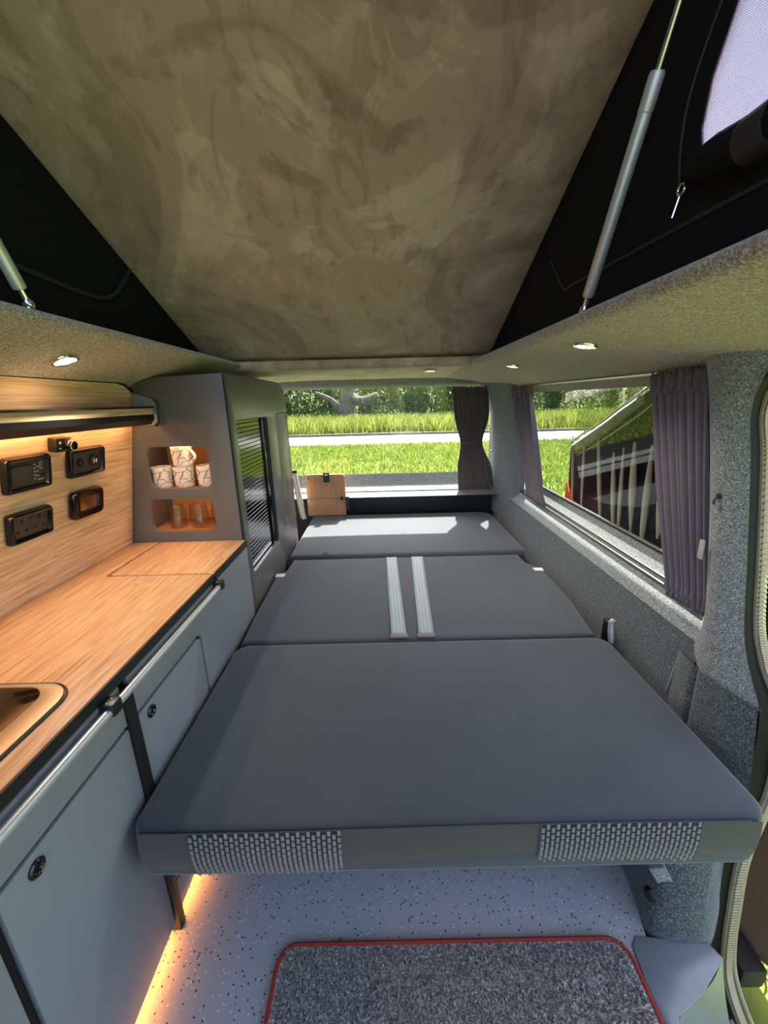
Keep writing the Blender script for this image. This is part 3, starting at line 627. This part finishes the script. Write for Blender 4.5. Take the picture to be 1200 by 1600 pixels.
# ================================================================== TALL CABINET
tc = thing('tall_cabinet', (-.76, 1.9, 0), 'tall grey cabinet with two open cubbies and a slatted roller door', 'cabinet')
Y0 = 1.452; XC = -.545
cub1 = rrect(-.868, -.640, .952, 1.106, [.035, .03, .03, .03]); cub2 = rrect(-.890, -.646, .783, .911, [.035, .03, .03, .03])
plate('front_panel', [(-.985, .03), (-.553, .03), (-.553, 1.354), (-.78, 1.346), (-.83, 1.336), (-.872, 1.322), (-.985, .745)], [cub1, cub2], 'y', Y0, .016, 'laminate_cabinet', tc, .001)
def outline_side():
    pts = [(1.456, .03), (2.352, .03), (2.345, .60), (2.330, 1.215)]
    pts += [(2.330-.018*t-.146*t*t, 1.215+.138*(1-(1-t)**2)) for t in np.linspace(.1, 1, 8)]
    return pts+[(1.456, 1.354)]
tam = rrect(1.512, 1.925, .572, 1.190, .022); dr2 = rrect(2.088, 2.326, .604, 1.200, [.03, .004, .004, .02])
plate('side_panel', outline_side(), [tam, dr2], 'x', XC-.016, .016, 'laminate_cabinet', tc, .0015)
MB().tube([(XC-.002, 1.4535, .745), (XC-.002, 1.4535, 1.352)], .004, 6).build('corner_strip', 'black_edge', tc)
d2 = plate('door', rrect(2.092, 2.322, .608, 1.196, [.028, .004, .004, .018]), [], 'x', XC-.015, .0145, 'laminate_cabinet', tc, .0015)
MB().lathe([(.008, 0), (.008, .002), (.0, .002)], (XC, 2.305, 1.172), 14, (1, 0, 0)).build('push_lock', 'black_gloss', d2)
td = plate('roller_door', [(1.50, .55), (1.94, .55), (1.94, 1.20), (1.50, 1.20)], [], 'x', XC-.036, .008, 'dark_gap', tc)
NS = 36; pitch = (1.192-.575)/NS; sl0 = None
for i in range(NS):
    z0 = .575+i*pitch
    if sl0 is None:
        sl0 = MB().box((XC-.029, 1.505, z0), (XC-.021, 1.880, z0+pitch-.0022)).build('slat', 'black_gloss', td, bevel=.0008, seg=1)
    else:
        s_ = sl0.copy(); COL.objects.link(s_); s_.location = sl0.location+Vector((0, 0, i*pitch))
MB().box((XC-.030, 1.882, .572), (XC-.012, 1.926, 1.192)).build('lead_bar', 'black_gloss', td, bevel=.004)
MB().tube([(XC-.004, y, z) for y, z in tam]+[(XC-.004,)+tam[0]], .0035, 6).build('opening_edge', 'black_edge', tc)
MB().box((XC-.016, 1.535, .570), (XC-.002, 1.90, .5755)).build('sill_strip', 'aluminium', tc)
plate('rear_panel', [(-.985, .03), (-.562, .03), (-.562, 1.30), (-.62, 1.35), (-.80, 1.345), (-.872, 1.322), (-.985, .745)], [], 'y', 2.345, .012, 'laminate_cabinet', tc)
MB().box((-.98, 1.47, .02), (-.575, 2.33, .03)).build('base_panel', 'laminate_cabinet', tc)
# cubby linings
for (x0, x1, z0, z1) in ((-.905, -.605, .945, 1.115), (-.92, -.625, .776, .920)):
    b = MB()
    b.box((x0, Y0+.016, z0-.008), (x1, Y0+.23, z0)).box((x0, Y0+.016, z1), (x1, Y0+.23, z1+.008)).box((x1, Y0+.016, z0), (x1+.008, Y0+.23, z1)).box((x0, Y0+.22, z0), (x1, Y0+.228, z1))
    lb = b.build('cubby_lining', 'oak_cubby', tc)
    MB().box((x0-.008, Y0+.016, z0), (x0, Y0+.23, z1)).build('cubby_side', 'laminate_cabinet', tc)
    MB().box((x0+.03, Y0+.03, z1-.005), (x1-.03, Y0+.038, z1)).build('led_strip', 'led_cubby', lb)
# mugs and glasses
def mug(p, rot, label, tilt=0):
    t = thing('mug', p, label, 'mug', 'patterned mugs in the cubby'); p = Vector(p); r, h = .0385, .078
    MB().lathe([(0, 0), (r*.86, 0), (r*.92, .003), (r*.94, .01), (r, h*.9), (r, h), (r*.95, h+.001), (r*.92, h-.003), (r*.86, .012), (0, .008)], p, 28).build('body', 'mug_glaze', t)
    d = Vector((math.cos(rot), math.sin(rot), 0))
    pts = [p+d*(r*.94+.024*math.sin(PI*k/12))+Vector((0, 0, h*.16+h*.68*k/12)) for k in range(13)]
    MB().tube(pts, .0055, 8).build('handle', 'mug_glaze', t); return t
mug((-.856, 1.520, .9455), 1.5, 'white mug with grey line pattern, leftmost in the cubby')
mug((-.774, 1.526, .9455), 1.9, 'white line-patterned mug carrying another mug in the cubby')
mug((-.768, 1.524, 1.0245), -.35, 'white line-patterned mug stacked on top of another mug')
mug((-.688, 1.535, .9455), 1.0, 'white line-patterned mug at the right edge of the cubby')
def tumbler(p, label):
    t = tag(MB().lathe([(0, 0), (.024, 0), (.030, .004), (.036, .025), (.037, .045), (.030, .095), (.0288, .095), (.0355, .045), (.034, .026), (.028, .008), (0, .006)], p, 28).build('wine_glass', 'tumbler_glass'), label, 'glass', 'stemless glasses in the lower cubby'); return t
tumbler((-.835, 1.535, .7765), 'clear stemless glass on the left of the lower cubby')
tumbler((-.745, 1.535, .7765), 'clear stemless glass in the middle of the lower cubby')
tumbler((-.675, 1.575, .7765), 'clear stemless glass at the right back of the lower cubby')

# ================================================================== BED
def cushion(outline, z0, z1, name, mat, parent, er=.02, puff=.006, zfn=None):
    n = len(outline); O = [Vector((x, y, 0)) for x, y in outline]; N = []
    for i in range(n):
        t = (O[(i+1) % n]-O[i-1]).normalized(); N.append(Vector((t.y, -t.x, 0)))
    c = sum(O, Vector())/n
    if (O[0]-c).dot(N[0]) < 0: N = [-q for q in N]
    lps = []
    def ring(ins, z): lps.append([(O[i]-N[i]*ins).to_tuple()[:2]+(z+(zfn(*(O[i]-N[i]*ins).to_tuple()[:2]) if zfn else 0),) for i in range(n)])
    ring(er*1.0, z0); ring(er*.3, z0+er*.3); ring(0, z0+er); ring(-.003, (z0+z1)/2); ring(0, z1-er)
    for k in (.25, .5, .75, 1): ring(er*(1-math.cos(k*PI/2)), z1-er+er*math.sin(k*PI/2))
    base = lps[-1]
    for s_ in (.96, .88, .75, .55, .3, .08):
        lps.append([(c.x+(p[0]-c.x)*s_, c.y+(p[1]-c.y)*s_, z1+puff*(1-s_**4)+(zfn(c.x+(p[0]-c.x)*s_, c.y+(p[1]-c.y)*s_) if zfn else 0)) for p in base])
    return MB().loft(lps, closed=True, cap=True).build(name, mat, parent, sharp=50)
def dense(poly, step=.03):
    out = []
    for i in range(len(poly)):
        a = Vector(poly[i]+(0,)); b = Vector(poly[(i+1) % len(poly)]+(0,)); k = max(1, int((b-a).length/step))
        out += [tuple(a.lerp(b, t/k))[:2] for t in range(k)]
    return out
ZB = .447
b1 = thing('bed_cushion', (.1, .9, .316), 'front dark grey bed cushion with two woven panels on its front edge', 'cushion', 'folded-out bed cushions')
cushion(dense(rrect(-.522, .752, .582, 1.207, [.035, .045, .05, .05])), 316e-3, ZB, 'pad', 'bed_fabric', b1, .016, .004)
# front border panels
def fpanel(x0, x1, name, mat, par, d=.0):
    def fn(u, v):
        x = x0+(x1-x0)*u; z = .322+.120*v
        return (x, .5795-d-.004*math.sin(PI*v)+.002*math.sin(x*5)+(.010*(1-v)**3), z)
    return MB().grid(fn, 14, 8).build(name, mat, par)
fpanel(-.498, -.402, 'border_panel', 'bed_side_floorlit', b1); fpanel(-.100, .290, 'border_panel', 'bed_side_floorlit', b1); fpanel(.604, .722, 'border_panel', 'bed_side_floorlit', b1)
for (x0, x1) in ((-.402, -.100), (.290, .604)):
    wp = fpanel(x0, x1, 'woven_panel', 'weave_ground', b1, .0005)
    st_ = MB(); nc = int((x1-x0)/.0098); nr = 8
    for i in range(nc):
        for j in range(nr):
            x = x0+(x1-x0)*(i+.5)/nc; vv = (j+.5+(.5 if i % 2 else 0)-.25)/nr
            if vv > .99: continue
            z = .322+.120*vv; y = .5785-.004*math.sin(PI*vv)+.002*math.sin(x*5)+.010*(1-vv)**3
            v8 = []
            for (dx, dz, dy) in ((-.5, -.5, 0), (.5, -.5, 0), (.5, .5, 0), (-.5, .5, 0), (-.30, -.40, 1), (.30, -.40, 1), (.30, .40, 1), (-.30, .40, 1)):
                v8.append((x+dx*.0066, y-dy*.0018, z+dz*.0118))
            st_.add(v8, [(4, 5, 6, 7), (0, 1, 5, 4), (1, 2, 6, 5), (2, 3, 7, 6), (3, 0, 4, 7)])
    o = st_.build('stitches', 'weave_thread', wp, fix=False); o['kind'] = 'stuff'
for x in (-.402, -.100, .290, .604):
    MB().tube([(x, .5795-.004*math.sin(PI*v)+.002*math.sin(x*5)+.010*(1-v)**3-.001, .322+.120*v) for v in np.linspace(0, 1, 8)], .0016, 6).build('seam', 'bed_side_floorlit', b1)
MB().tube([(x, .580+.002*math.sin(x*5), .4435) for x in np.linspace(-.50, .70, 20)], .0014, 6).build('seam', 'bed_fabric', b1)
b2 = thing('bed_cushion', (.1, 1.6, .34), 'middle dark grey bed cushion with seat belts laid across it', 'cushion', 'folded-out bed cushions')
cushion(dense([(-.514, 1.212), (-.527, 1.45), (-.532, 1.72), (-.530, 1.80), (-.498, 1.815), (-.490, 1.965), (.700, 1.970), (.706, 1.86), (.745, 1.80), (.756, 1.70), (.752, 1.45), (.722, 1.212)]), .35, ZB, 'pad', 'bed_fabric', b2, .014, .003, lambda x, y: .008*max(0, (y-1.25)/.75)*0)
for (x, y, s_) in ((-.512, 1.765, 1), (.732, 1.765, -1)):
    MB().box((x-.022, y-.016, ZB-.004), (x+.022, y+.016, ZB+.0035)).build('care_tag', 'white_tag', b2, bevel=.003)
b3 = thing('bed_cushion', (.1, 2.4, .34), 'rear dark grey bed cushion lying below the rear window', 'cushion', 'folded-out bed cushions')
cushion(dense(rrect(-.530, .770, 1.990, 2.805, [.02, .06, .10, .03])), .33, ZB+.004, 'pad', 'bed_fabric', b3, .03, .004)
for x, y in ((-.33, 2.03), (.11, 2.34)):
    MB().lathe([(.012, 0), (.011, .003), (.004, .005), (0, .005)], (x, y, ZB+.006), 14).build('button', 'bed_fabric', b3)
def bfoot(x, y): return MB().tube([(x, y, 0), (x, y, .345)], .014, 10)
bf = thing('bed_platform', (.1, 1.3, 0), 'black box platform under the bed cushions', 'bed platform')
MB().box((-.45, 1.25, .30), (.68, 2.75, .328)).build('slatted_deck', 'black_plastic', bf)
MB().box((-.40, 1.25, .0), (.62, 2.70, .30)).build('seat_box', 'black_plastic', bf, bevel=.01)
def belt(xa0, xb0, xa1, xb1, label):
    t = thing('seat_belt', ((xa0+xb0)/2, 1.6, ZB), label, 'seat belt', 'seat belts on the bed')
    def fn(u, v):
        y = 1.222+v*.752; a = xa1+(xa0-xa1)*v; b = xb1+(xb0-xb1)*v; z = ZB+.0052+.0015*math.sin(v*9)
        if v > .97: z -= (v-.97)/.03*.03
        return (a+(b-a)*u, y, z)
    wb = MB().grid(fn, 6, 30).build('webbing', 'belt_webbing', t, thick=.0018)
    for k in range(4):
        MB().tube([Vector(fn((k+.7)/4.4, v))+Vector((0, 0, .001)) for v in np.linspace(.02, .96, 16)], .0013, 5).build('rib', 'belt_webbing', wb)
    MB().box((xa1-.004, 1.214, ZB+.001), (xb1+.004, 1.236, ZB+.009)).build('end_fold', 'curtain_grey', t, bevel=.003)
belt(-.002, .056, .012, .066, 'grey-blue seat belt strap, left of the pair on the bed')
belt(.132, .196, .108, .162, 'grey-blue seat belt strap, right of the pair on the bed')
# lever beside the bed and seat bracket below it
lv = thing('recline_lever', (.80, 1.27, .40), 'small chrome lever handle beside the bed', 'lever')
MB().tube(smooth_poly([(.795, 1.235, .40), (.795, 1.245, .44), (.797, 1.25, .47), (.80, 1.243, .482)], 10), [.010, .011, .011, .011, .011, .011, .011, .010, .009, .006], 10).build('grip', 'satin_silver', lv)
MB().box((.785, 1.252, .38), (.805, 1.285, .47)).build('base', 'black_plastic', lv, bevel=.005)
bk = thing('seat_bracket', (.67, .70, .0), 'dark metal bracket on the carpet under the bed corner', 'bracket')
MB().obox((.662, .675, .105), Vector((.8, -.3, .5)).normalized(), Vector((.3, .95, 0)).normalized(), Vector((-.5, .1, .85)).normalized(), .018, .010, .075).build('plate', 'carpet_grey', bk, bevel=.004)
MB().lathe([(.02, 0), (.018, .012), (.008, .02), (0, .022)], (.632, .680, .075), 16, (-.4, -1, .3)).build('bolt', 'black_plastic', bk)
MB().tube(smooth_poly([(.675, .672, .16), (.694, .665, .12), (.692, .66, .075), (.675, .662, .05)], 12), .005, 8).build('cable', 'black_plastic', bk)

# ================================================================== RUG
rg = thing('rug', (.134, .2, 0), 'grey flecked rug with red bound edge on the vinyl floor', 'rug')
ro = rrect(-.273, .541, -.25, .632, .045, 8)
plate('backing', ro, [], 'z', .001, .009, 'rug_pile', rg, .003)
MB().tube([(x, y, .008) for x, y in ro]+[(ro[0][0], ro[0][1], .008)], .0055, 8).build('binding', 'red_binding', rg)
n = 26000; X = rng.uniform(-.263, .531, n); Y = rng.uniform(.30, .622, n)
ang = rng.uniform(0, 6.28, n); ln = rng.uniform(.004, .010, n); wd = .0022
V = np.empty((n*3, 3)); V[0::3] = np.stack([X-np.cos(ang)*wd, Y-np.sin(ang)*wd, np.full(n, .009)], 1); V[1::3] = np.stack([X+np.cos(ang)*wd, Y+np.sin(ang)*wd, np.full(n, .009)], 1)
V[2::3] = np.stack([X+rng.normal(0, .003, n), Y+rng.normal(0, .003, n), .009+ln], 1)
t_ = MB(); t_.v = [tuple(p) for p in V]; t_.f = [(3*i, 3*i+1, 3*i+2) for i in range(n)]
o = t_.build('pile', 'rug_pile', rg, fix=False); o['kind'] = 'stuff'

# ================================================================== CURTAINS
def curtain(name, top, bot, npl, amp, nrm_, label, mat, waist=None, nu=120, nv=26, ruffle=.02, group='curtains'):
    """top/bot: pair of end points of the upper and lower hem; pleats run down"""
    ta, tb, ba, bb = map(Vector, (top[0], top[1], bot[0], bot[1])); nn_ = Vector(nrm_)
    t = thing(name, (ta+tb+ba+bb)/4*1.0-Vector((0, 0, (ta.z-ba.z)/2)), label, 'curtain', group)
    ph = [random.uniform(-.6, .6) for _ in range(npl+2)]; am = [random.uniform(.6, 1.3) for _ in range(npl+2)]
    def off(u, v):
        k = u*npl; i = int(k); a = am[i]*(1-(k-i))+am[i+1]*(k-i); p = ph[i]*(1-(k-i))+ph[i+1]*(k-i)
        return amp*a*math.sin(2*PI*k+p+1.2*math.sin(3*v+i*.0))
    def fn(u, v):
        uu = u
        if waist:
            wv, wl_, wc = waist; d_ = abs(v-wv); s_ = 1-(1-wl_)*math.exp(-(d_/.17)**2)
            uu = wc+(u-wc)*s_
        a = ta.lerp(ba, v); b = tb.lerp(bb, v); p = a.lerp(b, uu)
        o_ = off(u, v)*(.55+.45*math.sin(PI*min(1, max(0, v*.9+.08))))
        if v < .10 or v > .93: o_ += amp*.5*math.sin(u*npl*4*PI+v*40)
        if v < .09: p = p+Vector((0, 0, ruffle*.35*math.sin(u*npl*2*PI*1.5)))
        if v > .98: p = p+Vector((0, 0, ruffle*.5*math.sin(u*npl*2*PI)))
        return p+nn_*o_
    MB().grid(fn, nu, nv+14).build('cloth', mat, t, thick=.0015, sharp=80)
    MB().tube([fn(u, .085)-nn_*0+nn_*(.002) for u in np.linspace(0, 1, 90)], .0018, 5).build('gather_seam', mat, t)
    return t, fn
c1, fn1 = curtain('window_curtain', ((.800, 1.025, 1.312), (.800, 1.245, 1.305)), ((.838, .925, .685), (.838, 1.075, .672)), 8, .016, (-1, 0, 0), 'grey-purple gathered curtain beside the door pillar', 'curtain_grey', nu=150)
MB().box((.790, .925, .845), (.794, .940, .895)).build('tie_tab', 'white_rubber', c1, bevel=.002)
c2, fn2 = curtain('window_curtain', ((.800, 2.235, 1.303), (.800, 2.56, 1.303)), ((.838, 2.02, .690), (.838, 2.27, .690)), 8, .018, (-1, 0, 0), 'grey-purple curtain at the rear end of the side window', 'curtain_grey', nu=130)
c3, fn3 = curtain('rear_curtain', ((.480, 2.850, 1.325), (.725, 2.845, 1.325)), ((.545, 2.862, .590), (.800, 2.850, .590)), 13, .011, (0, -1, 0), 'grey curtain browned by light in its colour, tied at the waist beside the rear window', 'curtain_rear_lit', waist=(.52, .62, .35), nu=190)
MB().tube([Vector(fn3(u, .52))+Vector((0, -.012, 0)) for u in np.linspace(.05, .5, 14)], .007, 8).build('tie_band', 'curtain_rear_lit', c3)
for p in ((.748, 2.842, 1.04), (.768, 2.842, .885)):
    MB().lathe([(.008, 0), (.007, .006), (0, .008)], p, 12, (0, -1, 0)).build('hook', 'chrome', c3)

# ================================================================== FOLDED TABLE AT THE REAR
tb = thing('folded_table', (-.42, 2.76, .452), 'folded oak table top standing on the rear of the bed', 'table')
plate('table_top', rrect(-.555, -.278, .456, .757, [.004, .004, .022, .004]), [], 'y', 2.765, .018, 'oak_table', tb, .003)
b = MB().box((-.425, 2.738, .705), (-.383, 2.748, .775)).build('bracket', 'black_plastic', tb, bevel=.002)
MB().box((-.414, 2.7355, .752), (-.394, 2.7395, .766)).build('slot', 'white_tag', b)
for dx, dz in ((-.411, .718), (-.397, .718), (-.411, .735), (-.397, .735)): MB().lathe([(.0035, 0), (.003, .002), (0, .002)], (dx, 2.738, dz), 8, (0, -1, 0)).build('screw', 'chrome', b)
MB().lathe([(.006, 0), (.006, .003), (0, .003)], (-.53, 2.747, .735), 12, (0, -1, 0)).build('plug', 'black_plastic', tb)
k = MB().box((-.282, 2.735, .570), (-.250, 2.750, .600)).box((-.270, 2.738, .50), (-.255, 2.750, .575)).build('clamp', 'black_plastic', tb, bevel=.003)
MB().lathe([(.010, 0), (.012, .01), (.010, .02), (0, .022)], (-.292, 2.742, .586), 14, (-1, 0, 0)).build('clamp_knob', 'black_gloss', tb)
lg = thing('table_leg', (-.585, 2.72, .45), 'white tubular table leg with black cap beside the oak table top', 'table leg')
MB().tube([(-.572, 2.70, .455), (-.618, 2.72, .785)], .0155, 16).build('tube', 'white_tube', lg)
MB().tube([(-.617, 2.7195, .780), (-.6195, 2.7205, .798)], .018, 16).build('cap', 'black_plastic', lg)
eb = MB().obox((-.615, 2.735, .60), Vector((1, 0, 0)), Vector((0, 1, 0)), Vector((-.13, 0, 1)).normalized(), .010, .006, .15).build('wood_batten', 'cream_wood_edge', bevel=.002)
tag(eb, 'pale wooden batten between the cabinet and the table leg', 'batten')

# ================================================================== OUTSIDE
def flat(name, y0, y1, x0, x1, z, mat, label, n_=2):
    o = MB().grid(lambda u, v: (x0+(x1-x0)*u, y0+(y1-y0)*v, z), n_, n_).build(name, mat); return struct(o, label)
flat('lawn', -30, 16.0, -40, 45, ZG, 'lawn_soil', 'sunlit lawn around the van')
flat('road', 15.9, 20.6, -40, 45, ZG-.02, 'asphalt', 'pale gravel road behind the lawn')
flat('verge', 20.6, 80, -60, 70, ZG+.03, 'lawn_soil', 'grassy verge beyond the road')
o = MB().box((-40, 20.5, ZG-.05), (45, 20.68, ZG+.10)).build('kerb', 'kerb_stone', bevel=.02); struct(o, 'low stone kerb on the far side of the road')
def blades(name, n, xf, yf, h0, h1, wid, mat, label, z=ZG, bend=.35):
    Y = yf(rng.random(n)); X = xf(rng.random(n), Y); a = rng.uniform(0, 2*PI, n); h = rng.uniform(h0, h1, n); w_ = wid*rng.uniform(.7, 1.3, n)*(1+Y*.01)
    lean = rng.normal(0, bend, (n, 2))*h[:, None]
    B = np.stack([X, Y, np.full(n, z)], 1); dx = np.stack([np.cos(a)*w_, np.sin(a)*w_, np.zeros(n)], 1)
    mid = B+np.stack([lean[:, 0]*.35, lean[:, 1]*.35, h*.6], 1); tip = B+np.stack([lean[:, 0], lean[:, 1], h], 1)
    V = np.empty((n*5, 3)); V[0::5] = B-dx; V[1::5] = B+dx; V[2::5] = mid+dx*.7; V[3::5] = mid-dx*.7; V[4::5] = tip
    mb = MB(); mb.v = V.tolist(); mb.f = [q for i in range(0, n*5, 5) for q in ((i, i+1, i+2, i+3), (i+3, i+2, i+4))]
    o = mb.build(name, mat, fix=False); return tag(o, label, 'grass', kind='stuff')
blades('lawn_grass', 60000, lambda u, Y: -4.8+(u*(1.0)*(Y*1.05+9))-.15*Y, lambda u: 4.5+11.5*u**.8, .05, .15, .012, 'lawn_grass', 'short bright green grass of the lawn behind the van')
blades('lawn_grass', 9000, lambda u, Y: 1.1+1.6*u, lambda u: .3+2.0*u, .04, .09, .006, 'lawn_grass', 'short bright grass beside the open side door')
blades('tall_grass', 26000, lambda u, Y: -14+40*u, lambda u: 20.8+8.5*u, .35, .95, .03, 'tall_grass', 'tall unmown grass on the verge beyond the road', ZG+.02, .25)
def bush(name, c, rad, n, size, mat, label, cat='bush', droop=0, group='bushes behind the verge'):
    t = thing(name, (c[0], c[1], ZG), label, cat, group)
    g1 = rng.normal(size=(n, 3)); g1 /= np.linalg.norm(g1, axis=1)[:, None]
    rr = rng.uniform(.72, 1.06, n)**.8; nl = 9; lob = rng.normal(size=(nl, 3)); lob /= np.linalg.norm(lob, axis=1)[:, None]
    bulge = np.max(g1 @ lob.T, axis=1)**6*.28
    P = g1*(rr*(.82+bulge))[:, None]*np.array(rad)+np.array(c)
    P = P[P[:, 2] > ZG]; n = len(P)
    a = rng.normal(size=(n, 3)); a /= np.linalg.norm(a, axis=1)[:, None]
    if droop: a = a*.25+np.array([0, 0, -1.])
    b = np.cross(a, rng.normal(size=(n, 3))); b /= np.linalg.norm(b, axis=1)[:, None]
    s_ = size*rng.uniform(.6, 1.4, n)[:, None]; l_ = s_*(3.5 if droop else 1.5)
    V = np.empty((n*4, 3)); V[0::4] = P-a*l_; V[1::4] = P+b*s_*.6; V[2::4] = P+a*l_; V[3::4] = P-b*s_*.6
    mb = MB(); mb.v = V.tolist(); mb.f = [(i, i+1, i+2, i+3) for i in range(0, n*4, 4)]
    o = mb.build('foliage', mat, t, fix=False)
    st_ = MB()
    for k in range(4):
        q = Vector((c[0]+random.uniform(-.3, .3)*rad[0], c[1]+random.uniform(-.3, .3)*rad[1], ZG)); e_ = Vector((c[0]+random.uniform(-.6, .6)*rad[0], c[1]+random.uniform(-.5, .5)*rad[1], c[2]+.3*rad[2]))
        st_.tube([q, q.lerp(e_, .5)+Vector((.1, 0, .1)), e_], .06, 6, r2=.02)
    st_.build('stems', 'bark', t); return t
bl = [(-9.5, 31, 2.6, 2.8, 'bush_leaf_pale', 'pale bush seen at the left end of the rear window'), (-5.4, 33, 2.9, 3.0, 'bush_leaf', 'green bush left of the pale tree trunk'), (.8, 34, 3.1, 3.3, 'bush_leaf_pale', 'light green bush right behind the fallen log'),
      (4.2, 32, 2.8, 3.0, 'bush_leaf', 'darker bush in the right half of the rear window'), (7.6, 33.5, 3.2, 3.2, 'bush_leaf', 'dark bush partly behind the tied rear curtain'), (11.6, 34, 3.0, 3.6, 'bush_leaf_pale', 'bush beside the far curtain of the side window'), (16, 33, 3.4, 3.8, 'bush_leaf', 'broad bush seen through the side window'), (21, 30, 3.6, 4.0, 'bush_leaf_pale', 'large pale bush far right through the side window'), (-1.8, 37, 3.6, 4.2, 'bush_leaf', 'dense bush behind the tree trunk'), (13.5, 39, 4.5, 6, 'bush_leaf', 'tall dark bush farthest behind the road'), (-8.5, 39, 4.5, 6, 'bush_leaf', 'tall dark bush behind the left hedge'), (4.6, 40, 4.8, 6, 'bush_leaf', 'tall dark bush behind the rear hedge')]
for (x, y, rx, rz, mt, lb) in bl: bush('bush', (x, y, ZG+.75+rz*.32), (rx, 2.0, rz), 6500, .11, mt, lb)
bush('willow_tree', (11.5, 18.0, 4.6), (3.4, 2.6, 3.2), 9000, .05, 'willow_leaf', 'drooping green tree seen through the side window', 'tree', 1, None)
tr_ = thing('tree_trunk', (-2.6, 30.5, ZG), 'thick pale tree trunk among the bushes', 'tree')
MB().tube(smooth_poly([(-2.6, 30.5, ZG-.1), (-2.62, 30.5, ZG+1.0), (-2.5, 30.5, ZG+2.2), (-2.45, 30.6, ZG+4.5)], 14), [.95, .78, .68, .62, .6, .58, .56, .55, .54, .53, .52, .5, .48, .45], 14).build('trunk', 'bark', tr_)
MB().tube(smooth_poly([(-2.9, 30.3, ZG+.9), (-3.7, 30.1, ZG+1.75), (-4.8, 30.0, ZG+2.3)], 10), .30, 10, r2=.14).build('branch', 'bark', tr_)
MB().tube(smooth_poly([(-2.5, 30.3, ZG+2.2), (-1.9, 30.1, ZG+1.75), (-1.1, 30.0, ZG+1.75), (-.3, 29.9, ZG+2.1)], 12), [.36, .36, .36, .35, .34, .33, .32, .32, .31, .30, .28, .2], 10).build('branch', 'bark', tr_)
